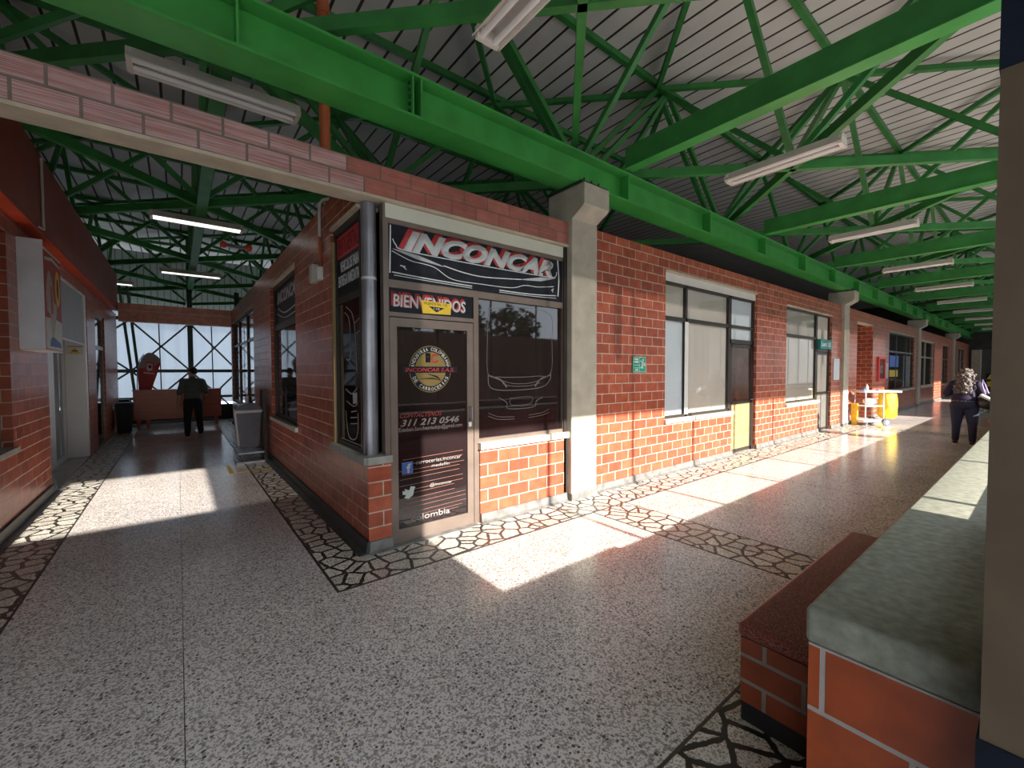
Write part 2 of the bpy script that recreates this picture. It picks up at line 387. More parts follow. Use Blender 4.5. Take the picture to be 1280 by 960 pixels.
def arc(cx, cy, r, a0, a1, n=24, ry=None):
    ry = ry or r
    return [(cx + r * math.cos(a0 + (a1 - a0) * i / n), cy + ry * math.sin(a0 + (a1 - a0) * i / n)) for i in range(n + 1)]
def smooth_line(pts, n=8):
    out = []
    P = [pts[0]] + list(pts) + [pts[-1]]
    for i in range(1, len(P) - 2):
        p0, p1, p2, p3 = P[i - 1], P[i], P[i + 1], P[i + 2]
        for k in range(n):
            t = k / n
            out.append(tuple(.5 * (2 * p1[j] + (p2[j] - p0[j]) * t + (2 * p0[j] - 5 * p1[j] + 4 * p2[j] - p3[j]) * t * t + (3 * p1[j] - p0[j] - 3 * p2[j] + p3[j]) * t ** 3) for j in (0, 1)))
    out.append(pts[-1]); return out

# ------------------------------------------------------------------ the setting: floor and paving
YS = 3.68                                   # face of the shop front
XW = 1.29                                   # face of the side passage wall
XL = -1.35                                  # face of the left wall
struct(MB().box(-8, 46, -2.05, 20.5, -.15, 0), 'floor', M['terrazzo'])
struct(MB().box(-60, 90, -60, -2.06, -.3, -.02), 'floor_outside', M['ground'])
def strip(name, x0, x1, y0, y1):
    struct(MB().box(x0, x1, y0, y1, 0, .002), name, M['stones'])
strip('trim_1', .89, 15.9, 3.17, 3.66)
strip('trim_2', .89, 1.27, 3.66, 17)
strip('trim_3', -1.33, -.9, 3.9, 17)
strip('trim_4', 3.66, 4.22, .93, 3.17)
strip('trim_5', .2, 3.66, .50, .93)
strip('trim_6', 14.6, 15.2, .5, 3.17)
ln = MB()
for x0, x1, y0, y1 in ((.87, .89, 3.15, 17), (.89, 15.9, 3.15, 3.17), (-.9, -.885, 3.9, 17), (3.645, 3.66, .93, 3.15), (4.22, 4.235, .93, 3.15), (.2, 3.645, .93, .945),
                       (14.585, 14.6, .9, 3.15), (15.2, 15.215, .9, 3.15)):
    ln.box(x0, x1, y0, y1, 0, .003)
struct(ln, 'trim_7', M['strip_line'])
jn = MB()
jn.box(-.012, -.0085, .3, 17, 0, .0008); jn.box(-.885, .87, 6.9, 6.903, 0, .0008)
for x in (6.9, 9.6, 12.3): jn.box(x, x + .007, .9, 3.15, 0, .0012)
struct(jn, 'trim_8', M['strip_line'])
struct(MB().box(-1.75, -1.335, 8.2, 11.3, 0, .012), 'trim_9', M['tile'])

# ------------------------------------------------------------------ south shop front
w = MB()
def wb(x0, x1, z0, z1, y0=YS, y1=YS + .2): w.box(x0, x1, y0, y1, z0, z1)
wb(1.29, 1.50, 0, .78); wb(2.47, 3.74, 0, .78)
TOP = 3.42
for x0, x1 in ((4.22, 5.90), (9.17, 10.73), (13.9, 14.72), (15.18, 16.33), (18.2, 20.5), (25.15, 25.64), (26.1, 26.75), (30.3, 32.9), (35.0, 36.56), (37.0, 39.0), (42, 45)):
    wb(x0, x1, 0, TOP)
for x0, x1, z in ((5.90, 8.13, .78), (10.73, 12.88, .78), (20.5, 25.15, .78), (26.75, 30.3, .78), (32.9, 35.0, .78), (39.0, 42.0, .78)): wb(x0, x1, 0, z)
for x0, x1, z in ((5.90, 9.17, 3.15), (10.73, 13.9, 3.08), (16.33, 18.2, 3.1), (20.5, 25.15, 3.05), (26.75, 30.3, 3.0), (32.9, 35.0, 3.0), (39.0, 42.0, 3.0)): wb(x0, x1, z, TOP)
w.box(16.13, 16.33, YS + .2, 5.2, 0, TOP); w.box(18.2, 18.4, YS + .2, 5.2, 0, TOP); w.box(16.33, 18.2, 5.0, 5.2, 0, TOP)
struct(w, 'wall_south', M['brick'])
# header running from the left wall over the passage mouth to the first column
struct(MB().box(-1.20, 1.2825, 3.66, 3.86, 3.13, 3.2645).box(-1.20, 1.14, 3.66, 3.86, 3.2645, 3.40), 'wall_header', M['brick_sheen'])  # same brick as the red part, sky reflection painted into its pale colour
struct(MB().box(1.2825, 3.76, 3.66, 3.86, 3.13, 3.2645).box(1.14, 3.76, 3.66, 3.86, 3.2645, 3.40), 'wall_shop_header', M['brick_head'])
struct(MB().box(-1.20, 3.76, 3.655, 3.865, 3.105, 3.13), 'trim_10', M['cream'])
sf = MB()
for x0, x1, z in ((5.90, 9.17, 3.15), (10.73, 13.9, 3.08), (16.33, 18.2, 3.1), (20.5, 25.15, 3.05), (26.75, 30.3, 3.0), (32.9, 35.0, 3.0), (39.0, 42.0, 3.0)):
    sf.box(x0, x1, YS - .012, YS + .19, z - .03, z)
struct(sf, 'trim_11', M['cream'])
bb = MB()
for x0, x1 in ((1.28, 1.50), (2.47, 3.74), (4.22, 8.13), (9.17, 12.88), (13.9, 14.72), (15.18, 16.33), (18.2, 25.64), (26.1, 36.56), (37.0, 45)):
    bb.prism([(YS - .002, .10), (YS - .022, .10), (YS - .03, .02), (YS - .07, .003), (YS - .002, .003)], 'x', x0, x1)
struct(bb, 'baseboard_south', M['base'])

# ------------------------------------------------------------------ side passage wall (east side of the passage)
w = MB()
def we(y0, y1, z0, z1): w.box(XW, XW + .2, y0, y1, z0, z1)
we(YS + .2, 4.72, 0, .78); we(4.72, 6.48, 0, TOP); we(6.48, 8.47, 0, .76); we(8.47, 10.63, 0, TOP); we(10.63, 15.3, 0, .72)
we(3.87, 4.72, 3.10, TOP); we(6.48, 8.47, 3.10, TOP); we(10.63, 15.3, 3.06, TOP); we(15.3, 15.5, 0, TOP)
struct(w, 'wall_passage', M['brick'])
sf = MB(); sf.box(XW - .01, XW + .19, 3.87, 4.72, 3.07, 3.10); sf.box(XW - .01, XW + .19, 6.48, 8.47, 3.07, 3.10); sf.box(XW - .01, XW + .19, 10.63, 15.3, 3.03, 3.06)
struct(sf, 'trim_12', M['cream'])
struct(MB().prism([(XW, .11), (XW - .025, .11), (XW - .035, .02), (XW - .10, .003), (XW, .003)], 'y', YS - .03, 15.5), 'baseboard_passage', M['base_dark'])
# shells of the closed shops
struct(MB().box(1.49, 45, 3.88, 12.0, 3.36, 3.41), 'ceiling_shops', M['dark_room'])
struct(MB().box(1.6, 45, 7.0, 7.1, 0, 3.36), 'wall_shops_back', M['dark_room'])
sh = MB()
for x in (4.0, 9.3, 14.3, 15.5, 19.2, 25.9, 31.5, 36.8, 44.9): sh.box(x, x + .1, 4.0, 7.0, 0, 3.36)
struct(sh, 'wall_shops_dividers', M['plaster'])
struct(MB().box(1.49, 8, 10.5, 10.63, 0, 3.41), 'wall_porch', M['brick'])

# ------------------------------------------------------------------ left wall
w = MB()
def wl(y0, y1, z0, z1, x0=XL - .22, x1=XL): w.box(x0, x1, y0, y1, z0, z1)
wl(3.4, 4.6, 0, 3.24); wl(4.6, 6.60, 0, .78); wl(4.6, 6.60, 3.03, 3.24); wl(6.60, 8.2, 0, 3.24); wl(8.2, 11.4, 3.04, 3.24)
wl(11.4, 12.4, 0, 3.24); wl(12.4, 13.85, 2.86, 3.24); wl(13.85, 16.4, 0, 3.24)
w.box(-2.3, XL - .22, 8.0, 8.2, 0, 3.04)
struct(w, 'wall_left', M['brick'])
fs = MB().box(-2.6, -1.22, 3.4, 15.3, 3.24, 4.15)
struct(fs, 'wall_left_fascia', M['fascia'])
struct(MB().box(XL, -1.225, 3.4, 15.3, 3.228, 3.238), 'trim_13', M['soffit'])
struct(MB().prism([(XL, .11), (XL + .025, .11), (XL + .035, .02), (XL + .10, .003), (XL, .003)], 'y', 3.4, 8.2), 'baseboard_left', M['base_dark'])
# header over the far end of the passage
struct(MB().box(-1.22, 1.31, 15.3, 15.5, 2.95, 3.44), 'wall_far_header', M['brick_far'])
struct(MB().box(-1.22, 1.31, 15.285, 15.3, 3.24, 3.262), 'trim_14', M['cream'])

# ------------------------------------------------------------------ roof and closing walls
struct(MB().box(-8, 46, -2.1, 24.1, 6.70, 6.78), 'ceiling', M['roof'])
struct(MB().box(-8, 6.6, 17.68, 23.2, 3.44, 3.5), 'ceiling_light_stop', M['plaster'])  # unseen slab added to hold back sky light, slit left at the far edge
struct(MB().box(6.6, 6.7, 13.0, 24.1, 3.0, 6.7), 'wall_north_side', M['plaster'])
struct(MB().box(-8.1, -8, 3.4, 24.1, 0, 6.7).box(-8.1, -8, -2.1, 3.4, 0, 6.7), 'wall_west', M['plaster'])
struct(MB().box(-8, 6.6, 24, 24.1, 3.45, 6.7), 'wall_north', M['corr'])
struct(MB().box(6.6, 46, 13.0, 13.1, 0, 6.7), 'wall_north_shops', M['dark_room'])
struct(MB().box(-8, -2.4, 15.5, 15.6, 0, 6.7), 'wall_left_back', M['plaster'])
e = MB(); e.box(45, 45.2, 3.5, 13.2, 0, 6.7); e.box(45, 45.2, -2, 3.5, 3.0, 6.7); e.box(45.8, 46, -2, 3.6, 0, 3.2)
struct(e, 'wall_east', M['dark_room'])
# south edge, unseen: eave and a mask wall added to shape the sun patches
s = MB()
s.box(-8, 46, -2.1, -2.0, 5.27, 6.70)
s.box(-8, -1.25, -2.1, -2.0, 3.1, 5.27); s.box(-1.25, 1.8, -2.1, -2.0, 3.1, 3.52); s.box(.30, 1.8, -2.1, -2.0, 4.75, 5.27); s.box(-1.25, .30, -2.1, -2.0, 4.75, 5.27)
struct(s, 'wall_sun_mask', M['plaster'])
sc = thing('sun_screen', 'unseen translucent screen added under the eave to dim the sun, with slim posts', 'screen', (10, -2.05, 0))  # unseen sheet added to dim the sun; posts follow their shadow lines
MB().box(.30, 45.9, -2.052, -2.048, 3.52, 5.27).build('sun_dimming_sheet', M['poly'], sc)
for i in range(26):
    MB().cyl(1.80 + 1.65 * i, -2.05, 0, 5.27, .028, 10).build('post', M['green_end'], sc)
struct(MB().box(1.80, 3.1, -.16, -.02, 0, 1.085).box(3.1, 44, -.16, -.02, 0, .965), 'wall_low_outer', M['plaster'])

# ------------------------------------------------------------------ concrete columns
def column(x0, label):
    x1 = x0 + .46
    c = thing('concrete_column', label, 'column', (x0 + .23, 3.75, 0), 'concrete columns along the shop front', 'thing')
    MB().box(x0, x1, 3.60, 3.92, 0, 3.45, .012).build('shaft', M['column'], c)
    MB().prism([(3.60, 3.43), (3.43, 3.53), (3.40, 3.56), (3.40, 3.80), (4.0, 3.80), (4.0, 3.43)], 'x', x0 - .004, x1 - .02).build('capital', M['column'], c)
    MB().box(x0 - .03, x1 - .03, 3.42, 3.98, 3.80, 3.828).build('bearing_plate', M['bolt'], c)
    for k in range(3):
        MB().cyl(x0 + .05 + k * .13, 3.455, 3.80, 3.875, .011, 8).build('anchor_bolt', M['bolt'], c)
    MB().box(x0 - .006, x1 + .006, 3.592, 3.65, .002, .09).build('skirting', M['base'], c)
    return c
column(3.76, 'cream concrete column right of the black lettered shop corner')
column(14.72, 'slim concrete column just left of the cleaning cart')
column(25.64, 'third concrete column down the corridor, past the window with the blue poster')
column(36.56, 'farthest concrete column with a bracket, behind the walking woman')

# big pillar at the camera's right and the near parapet
p = thing('square_pillar', 'big square pillar in shade filling the right edge of the view', 'pillar', (1.58, -.15, 0), None, 'thing')
MB().box(1.35, 1.80, -.42, .078, .80, 2.22).build('shaft', M['pillar'], p)
MB().box(1.348, 1.802, -.422, .080, 2.22, 4.2).build('upper_shaft', M['navy'], p)['label'] = 'dark blue painted upper part'
MB().box(1.345, 1.805, -.425, .083, 0, .80).build('painted_foot', M['navy'], p)['label'] = 'dark blue painted foot'

pa = thing('parapet', 'long low brick parapet with pale grey stone coping at the lower right', 'parapet', (1.8, .27, 0), None, 'thing')
MB().box(1.562, 44.5, .085, .458, 0, .735).build('brick_body', M['parapet_brick'], pa)
k = 0
edges = [1.555, 5.3] + [5.3 + 3.2 * i for i in range(1, 13)]
for a, b in zip(edges, edges[1:]):
    MB().box(a, b - .008, .082, .468, .735, .85, .018).build('coping_stone', M['cap'], pa, True)
be = thing('bench', 'low brick bench with a rough dark red granite seat against the parapet', 'bench', (2.9, .66, 0))
MB().box(1.998, 3.74, .47, .85, .09, .385).build('brick_base', M['bench_brick'], be)
MB().box(2.0, 3.73, .47, .845, 0, .09).build('plinth', M['black'], be)
MB().box(1.985, 3.76, .470, .865, .385, .455, .026).build('seat', M['bench'], be, True)
be2 = thing('bench', 'far red topped brick bench beyond the walking woman along the parapet', 'bench', (15.6, .66, 0))
MB().box(14.6, 17.9, .47, .83, .0, .385).build('brick_base', M['bench_brick'], be2)
MB().box(14.55, 17.95, .470, .865, .385, .455, .026).build('seat', M['soffit'], be2, True)

# ------------------------------------------------------------------ girder, beams, space frames
g = thing('steel_girder', 'thick green steel girder running above the shop fronts on the column brackets', 'girder', (10, 3.65, 3.83), None, 'thing')
MB().prism([(3.50, 3.83), (3.80, 3.83), (3.80, 3.853), (3.66, 3.853), (3.66, 4.187), (3.80, 4.187), (3.80, 4.21), (3.50, 4.21), (3.50, 4.187), (3.64, 4.187), (3.64, 3.853), (3.50, 3.853)], 'x', -7.9, 45).build('i_section', M['green'], g)
for i in range(-2, 16):
    x = .37 + 2.18 * i
    if abs(x - 1.74) < .9 and i == 1: continue
    MB().box(x - .008, x + .008, 3.503, 3.64, 3.853, 4.187).build('stiffener', M['green'], g)
sp = MB().box(1.66, 1.675, 3.503, 3.64, 3.853, 4.187).box(1.74, 1.755, 3.503, 3.64, 3.853, 4.187).build('splice_plate', M['green'], g)
for z in (3.90, 3.96, 4.02, 4.08, 4.14):
    MB().tube([(1.645, 3.55, z), (1.662, 3.55, z)], .016, 8).build('bolt', M['bolt'], g)

order = ['nearest', 'second nearest', 'third nearest', 'fourth nearest', 'fifth nearest', 'sixth nearest', 'seventh nearest', 'eighth nearest', 'ninth nearest', 'tenth nearest']
for i in range(10):
    x = 4.75 + 4.36 * i
    b = thing('roof_beam', '%s green steel cross beam spanning the right corridor from girder to pillar side' % order[i], 'beam', (x, .8, 4.25), 'green cross beams over the right corridor', 'thing')
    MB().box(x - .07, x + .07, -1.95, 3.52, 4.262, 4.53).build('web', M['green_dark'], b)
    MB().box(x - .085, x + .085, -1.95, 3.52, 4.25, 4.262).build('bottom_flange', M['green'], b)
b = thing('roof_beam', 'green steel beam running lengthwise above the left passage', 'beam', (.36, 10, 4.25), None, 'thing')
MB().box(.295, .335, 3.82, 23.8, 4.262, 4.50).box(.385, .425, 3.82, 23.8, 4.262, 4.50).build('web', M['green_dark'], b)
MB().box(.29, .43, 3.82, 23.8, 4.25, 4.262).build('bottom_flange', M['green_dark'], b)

ZB, ZT = 4.36, 6.5
def space_frame(label, gx, gy, ni, nj, i0, m_=4.36, ZB=4.36, ZT=6.5):
    H = m_ / 2; root = thing('space_frame', label, 'roof frame', (gx, gy, ZB), 'green roof space frames', 'thing')
    bot, topn, web = [], [], []
    for i in range(i0, i0 + ni):
        for j in range(nj):
            x0, y0 = gx + m_ * i, gy + m_ * j; c = (x0 + H, y0 + H)
            for (a, b) in (((x0, y0), (x0 + m_, y0 + m_)), ((x0, y0 + m_), (x0 + m_, y0))): bot.append((a, b))
            ts = [(x0 + H, y0), (x0, y0 + H)]
            if i == i0 + ni - 1: ts.append((x0 + m_, y0 + H))
            if j == nj - 1: ts.append((x0 + H, y0 + m_))
            for t in ts:
                for d in ((H, 0), (-H, 0), (0, H), (0, -H)):
                    q = (t[0] + d[0], t[1] + d[1])
                    if gx + m_ * i0 - .1 <= q[0] <= gx + m_ * (i0 + ni) + .1 and gy - .1 <= q[1] <= gy + m_ * nj + .1:
                        web.append((q, t))
            e4 = [(x0 + H, y0), (x0 + m_, y0 + H), (x0 + H, y0 + m_), (x0, y0 + H)]
            for k in range(4): topn.append((e4[k], e4[(k + 1) % 4]))
    near = lambda s: (s[0][0] + s[1][0]) ** 2 / 4 + (s[0][1] + s[1][1]) ** 2 / 4
    web = sorted(set(web), key=near); bot.sort(key=near); topn.sort(key=near)
    def emit(lst, name, fn, m):
        rest = None
        for n, sgm in enumerate(lst):
            if n < 100: fn(MB(), sgm).build(name, m, root)
            else: rest = fn(rest or MB(), sgm)
        if rest: rest.build('distant_' + name + 's', m, root)['kind'] = 'stuff'
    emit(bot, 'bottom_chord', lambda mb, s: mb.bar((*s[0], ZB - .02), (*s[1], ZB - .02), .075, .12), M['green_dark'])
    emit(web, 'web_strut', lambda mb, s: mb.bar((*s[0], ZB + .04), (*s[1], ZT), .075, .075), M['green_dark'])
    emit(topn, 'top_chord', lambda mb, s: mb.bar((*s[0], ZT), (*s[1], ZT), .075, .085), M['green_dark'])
    ys = [gy + H * k for k in range(2 * nj + 1)]
    for y in ys[(1 if gy > 1 else 0):]:
        MB().box(gx + m_ * i0, gx + m_ * (i0 + ni), y - .04, y + .04, 6.60, 6.70).build('purlin', M['green_dark'], root)
    nodes = MB()
    return root
space_frame('green space frame of struts under the roof of the right corridor', 4.62, .14, 12, 1, -3, 4.27, 4.45, 6.56)
space_frame('green space frame of struts under the roof of the left passage', .35, 4.29, 4, 4, -2)

# ------------------------------------------------------------------ lamps
def make_lamp():
    r = thing('fluorescent_lamp', 'lamp', 'lamp')
    MB().prism([(-.13, 0.02), (-.06, .13), (.06, .13), (.13, .02), (.12, .02), (.055, .115), (-.055, .115), (-.12, .02)], 'x', -.64, .64).build('reflector', M['lampwhite'], r)
    for s in (-1, 1):
        MB().tube([(-.60, s * .06, .035), (.60, s * .06, .035)], .024, 10).build('tube', M['tube'], r, True)
        MB().box(s * .62 - .02, s * .62 + .02, -.10, .10, .008, .10).build('end_cap', M['lampwhite'], r)
        MB().tube([(s * .4, 0, .13), (s * .4, 0, .20)], .006, 6).build('hanger', M['bolt'], r)
    return r
lamp0 = make_lamp(); used = [False]
def lamp(x, y, z, rz, label, group):
    o = copy_tree(lamp0) if used[0] else lamp0
    used[0] = True; o.location = (x, y, z); o.rotation_euler = (0, 0, rz); o['label'] = label; o['group'] = group
gr = 'twin tube lamps over the right corridor'
lamp(1.93, 2.13, 4.12, PI / 2, 'white twin tube lamp cut off by the top edge above the shop corner', gr)
rl = ['second', 'third', 'fourth', 'fifth', 'sixth', 'seventh', 'eighth', 'ninth', 'tenth']
for i in range(9):
    lamp(5.93 + 4.30 * i, 2.13, 4.12, PI / 2, 'white twin tube lamp hanging over the right corridor, %s from the near end' % rl[i], gr)
gr = 'twin tube lamps over the left passage'
lamp(.36, 4.72, 4.1, 0, 'large white twin tube lamp above the brick header at upper left', gr)
lamp(.33, 9.1, 4.1, 0, 'white twin tube lamp in the left passage, nearest behind the header', gr)
lamp(.33, 13.95, 4.1, 0, 'farther white twin tube lamp in the left passage near the far header', gr)
lamp(-1.6, 16.6, 4.1, 0, 'farthest small lamp at the left beyond the red fascia end', gr)

M['tube_on'] = mat('lit lamp tube', (.9, .9, .9), .3); _b = M['tube_on'].node_tree.nodes['Principled BSDF']
_b.inputs['Emission Color'].default_value = (1, .98, .95, 1); _b.inputs['Emission Strength'].default_value = 1.1
for o in [c for c in bpy.data.objects if c.name.startswith('tube') and c.parent and c.parent.get('group') == gr and c.parent.location.y > 6]:
    o.data = o.data.copy(); o.data.materials[0] = M['tube_on']

# ------------------------------------------------------------------ the shop corner
pole = thing('corner_post', 'round grey steel post at the corner of the black lettered shop', 'post', (1.37, 3.82, .83), None, 'thing')
MB().cyl(1.37, 3.82, .83, 3.105, .067, 24).build('pipe', M['steel'], pole, True)
MB().cyl(1.37, 3.82, 2.42, 2.445, .0685, 24).build('band', M['offwhite'], pole, True)
struct(MB().prism([(1.25, YS + .0), (1.25, 4.72), (1.47, 4.72), (1.47, YS + .2), (1.505, YS + .2), (1.505, YS - .03), (1.28, YS - .03)], 'z', .78, .845), 'trim_15', M['sill'])
struct(MB().box(2.455, 3.765, YS - .04, YS + .18, .78, .85), 'trim_16', M['sill_pale'])

w1 = thing('window_1', 'shop window with the black lettered banner over it', 'window', (2.5, 3.74, 0), None, 'structure')
f = MB()
for x0, x1, z0, z1 in ((1.455, 1.505, .0, 3.10), (3.70, 3.755, .85, 3.10), (1.50, 3.70, 2.36, 2.43), (2.41, 2.47, 0, 2.36), (2.47, 3.70, .85, .89), (1.50, 2.41, 2.10, 2.14), (1.50, 3.70, 2.93, 2.975)):
    f.box(x0, x1, YS + .02, YS + .10, z0, z1)
f.build('frame', M['bronze'], w1)
MB().box(1.475, 3.70, YS + .01, YS + .10, 2.975, 3.10).build('shutter_strip', M['cream_strip'], w1)
MB().box(3.705, 3.758, YS + .0, YS + .12, 0, 3.10).build('downpipe_channel', M['dark_frame'], w1)
pn = MB().box(2.47, 3.70, YS + .05, YS + .06, .89, 2.36).build('pane', M['film'], w1)
S1 = south(YS + .05)
ca = MB()
for pts, wd in (([(2.62, 2.27), (2.60, 1.9), (2.61, 1.57), (2.75, 1.535), (3.01, 1.53), (3.3, 1.54), (3.53, 1.575), (3.55, 1.95), (3.52, 2.27), (3.1, 2.32), (2.62, 2.27)], .008),
                ([(2.61, 1.57), (2.62, 1.45), (2.70, 1.40), (2.90, 1.385), (3.2, 1.39), (3.42, 1.42), (3.52, 1.50), (3.53, 1.575)], .010),
                ([(2.78, 1.50), (2.95, 1.46), (3.2, 1.46), (3.38, 1.50)], .007), ([(2.80, 1.46), (2.95, 1.43), (3.2, 1.43), (3.36, 1.46)], .007),
                ([(2.75, 1.31), (2.86, 1.25), (2.89, 1.18), (3.25, 1.18), (3.30, 1.25), (3.40, 1.29)], .008),
                ([(2.91, 1.295), (2.93, 1.22), (3.19, 1.22), (3.22, 1.30), (2.91, 1.295)], .006),
                ([(2.61, 1.15), (2.75, 1.10), (2.97, 1.085)], .006), ([(2.61, 1.115), (2.75, 1.07), (2.97, 1.06)], .006),
                ([(3.18, 1.09), (3.38, 1.105), (3.5, 1.14)], .006), ([(3.18, 1.06), (3.38, 1.075), (3.5, 1.10)], .006),
                ([(2.62, 1.55), (2.78, 1.50), (2.86, 1.42)], .022), ([(3.52, 1.55), (3.36, 1.50), (3.28, 1.42)], .022)):
    ca.stroke(smooth_line(pts, 5), wd * .7, S1)
ca.build('bus_outline_decal', mat('faint outline print', rough=.5, build=noisy((.17, .16, .17), .1, 20)), pn)

bn = MB().box(1.507, 3.70, YS + .03, YS + .05, 2.43, 2.93).build('banner', M['vinyl'], w1)
S2 = south(YS + .03)
text('lettering_shadow', 'INCONCAR', 1.60, 2.722, 1.92, .205, S2, M['red'], bn, bold=.075, shear=.35, t=.001, rise=.0)
text('lettering', 'INCONCAR', 1.65, 2.712, 1.90, .195, south(YS + .029), M['white'], bn, bold=.06, shear=.35, t=.0015)
bl = MB()
for pts, wd in (([(1.53, 2.92), (1.525, 2.7), (1.52, 2.49)], .012), ([(3.625, 2.93), (3.645, 2.7), (3.63, 2.5)], .016),
                ([(1.55, 2.80), (1.58, 2.75), (1.66, 2.715), (2.2, 2.705), (2.9, 2.705), (3.5, 2.715), (3.59, 2.735), (3.61, 2.79)], .010),
                ([(1.54, 2.69), (1.72, 2.63), (1.85, 2.62), (1.98, 2.60), (2.17, 2.515), (2.5, 2.51), (2.91, 2.52), (3.11, 2.57), (3.3, 2.575), (3.56, 2.61)], .007),
                ([(2.07, 2.635), (2.3, 2.60), (2.57, 2.59), (3.06, 2.63)], .009), ([(1.54, 2.50), (1.9, 2.485), (2.4, 2.475)], .010), ([(1.56, 2.475), (1.9, 2.465), (2.4, 2.455)], .006),
                ([(2.75, 2.475), (3.2, 2.48), (3.6, 2.505)], .010), ([(2.75, 2.455), (3.2, 2.46), (3.6, 2.475)], .006),
                ([(1.62, 2.57), (1.67, 2.565)], .010), ([(1.64, 2.57), (1.68, 2.54)], .008), ([(3.52, 2.56), (3.56, 2.585)], .008), ([(3.55, 2.585), (3.54, 2.54)], .008)):
    bl.stroke(smooth_line(pts, 6), wd, S2)
bl.build('car_outline', M['white'], bn)
MB().stroke(smooth_line([(1.55, 2.71), (1.8, 2.67), (2.07, 2.625)], 8), .040, S2, .0018, True).stroke(smooth_line([(3.06, 2.63), (3.35, 2.67), (3.59, 2.715)], 8), .045, S2, .0018, True).build('headlight_print', M['grey_line'], bn)
wp = MB().box(1.507, 2.41, YS + .035, YS + .05, 2.14, 2.36).build('welcome_panel', M['vinyl'], w1)
S3 = south(YS + .035)
text('lettering_shadow', 'BIENVENIDOS', 1.53, 2.197, .78, .135, S3, M['red'], wp, bold=.035, shear=.05, t=.001)
text('lettering', 'BIENVENIDOS', 1.55, 2.19, .77, .118, south(YS + .034), M['white'], wp, bold=.02, shear=.05)
nt_ = tag(MB().prism([(1.82, 2.275), (2.145, 2.265), (2.14, 2.158), (1.835, 2.152)], 'y', YS + .022, YS + .026).build('notice', M['yellow'], None, loc=(1.98, YS + .024, 2.15)),
          'small yellow notice taped over the welcome lettering above the shop door', 'notice')
MB().plate([(1.90, 2.223), (2.07, 2.218), (1.985, 2.17)], south(YS + .022), .001).build('triangle', M['vinyl'], nt_)
text('number', '110', 1.952, 2.192, .065, .022, south(YS + .0208), M['white'], nt_, bold=.02, t=.0008)
text('heading', 'VIGENTE No. 110', 1.85, 2.236, .25, .026, south(YS + .022), M['vinyl'], nt_, t=.0008)

# the glazed shop door
dr = thing('door_1', 'bronze framed glass shop door with a round gold emblem', 'door', (1.96, 3.73, 0), None, 'structure')
MB().box(1.507, 1.575, YS + .015, YS + .065, .01, 2.09).box(2.325, 2.40, YS + .015, YS + .065, .01, 2.09).box(1.575, 2.325, YS + .015, YS + .065, 2.01, 2.09).box(1.575, 2.325, YS + .015, YS + .065, .01, .135).build('leaf_frame', M['bronze'], dr)
dg_ = MB().box(1.575, 2.325, YS + .03, YS + .04, .135, 2.01).build('glass', M['film'], dr)
hd = MB().tube([(2.352, YS + .014, 1.235), (2.352, YS - .03, 1.235), (2.352, YS - .03, 1.10), (2.352, YS + .014, 1.10)], .009, 8).build('handle', M['steel'], dr, True)
MB().box(2.335, 2.37, YS + .006, YS + .016, 1.03, 1.075).build('lock', M['offwhite'], dr)
MB().box(1.50, 2.42, YS - .06, YS + .07, 0, .012).build('threshold', M['base'], dr)
D = south(YS + .030); D2 = south(YS + .0285); D3 = south(YS + .027); D4 = south(YS + .0255)
em = MB().plate(arc(1.92, 1.62, .225, 0, 2 * PI, 40)[:-1], D, .0012).build('emblem_rim', M['gold'], dg_)
MB().plate(arc(1.92, 1.62, .218, 0, 2 * PI, 40)[:-1], D2, .0012).build('emblem_ring', M['vinyl'], dg_)
MB().plate(arc(1.92, 1.62, .165, 0, 2 * PI, 40)[:-1], D3, .0012).build('emblem_disc', M['gold'], dg_)
def ring_text(body, r, a0, a1, inward, h):
    n = len(body)
    for k, ch in enumerate(body):
        if ch == ' ': continue
        a = a0 + (a1 - a0) * (k + .5) / n
        ca_, sa_ = math.cos(a), math.sin(a)
        ex = (sa_, -ca_) if not inward else (-sa_, ca_); ey = (ca_, sa_) if not inward else (-ca_, -sa_)
        def fn(u, v, d, ex=ex, ey=ey, ca_=ca_, sa_=sa_): return D3(1.92 + r * ca_ + ex[0] * u + ey[0] * v, 1.62 + r * sa_ + ex[1] * u + ey[1] * v, d)
        ww = h * (.3 if ch == 'I' else .75)
        yield ch, fn, ww
def ring(name, body, r, a0, a1, inward, h):
    obs = [text('glyph', ch, -ww / 2, -h / 2, ww, h, fn, M['offwhite'], dg_, bold=.01, t=.0008) for ch, fn, ww in ring_text(body, r, a0, a1, inward, h)]
    bm = bmesh.new()
    for o in obs:
        bm.from_mesh(o.data); me = o.data; bpy.data.objects.remove(o); bpy.data.meshes.remove(me)
    me = bpy.data.meshes.new(name); bm.to_mesh(me); bm.free(); me.materials.append(M['offwhite'])
    o = bpy.data.objects.new(name, me); COL.objects.link(o); o.parent = dg_; OFF[o.name] = OFF[dg_.name]
ring('emblem_lettering', 'INDUSTRIA COLOMBIANA', .192, PI * .97, PI * .03, False, .034)
ring('emblem_lettering', 'DE CARROCERIAS', .192, PI * 1.12, PI * 1.88, True, .034)
text('emblem_initial', 'I', 1.865, 1.685, .05, .09, D4, M['vinyl'], dg_, bold=.06)
text('emblem_initial', 'C', 1.92, 1.68, .075, .09, D4, M['red'], dg_, bold=.03)
MB().plate([(1.625, 1.585), (2.215, 1.585), (2.215, 1.645), (1.625, 1.645)], D4, .0012).build('emblem_band', M['vinyl'], dg_)
text('emblem_name', 'INCONCAR S.A.S.', 1.655, 1.595, .52, .038, south(YS + .024), M['red'], dg_, bold=.02, shear=.2)
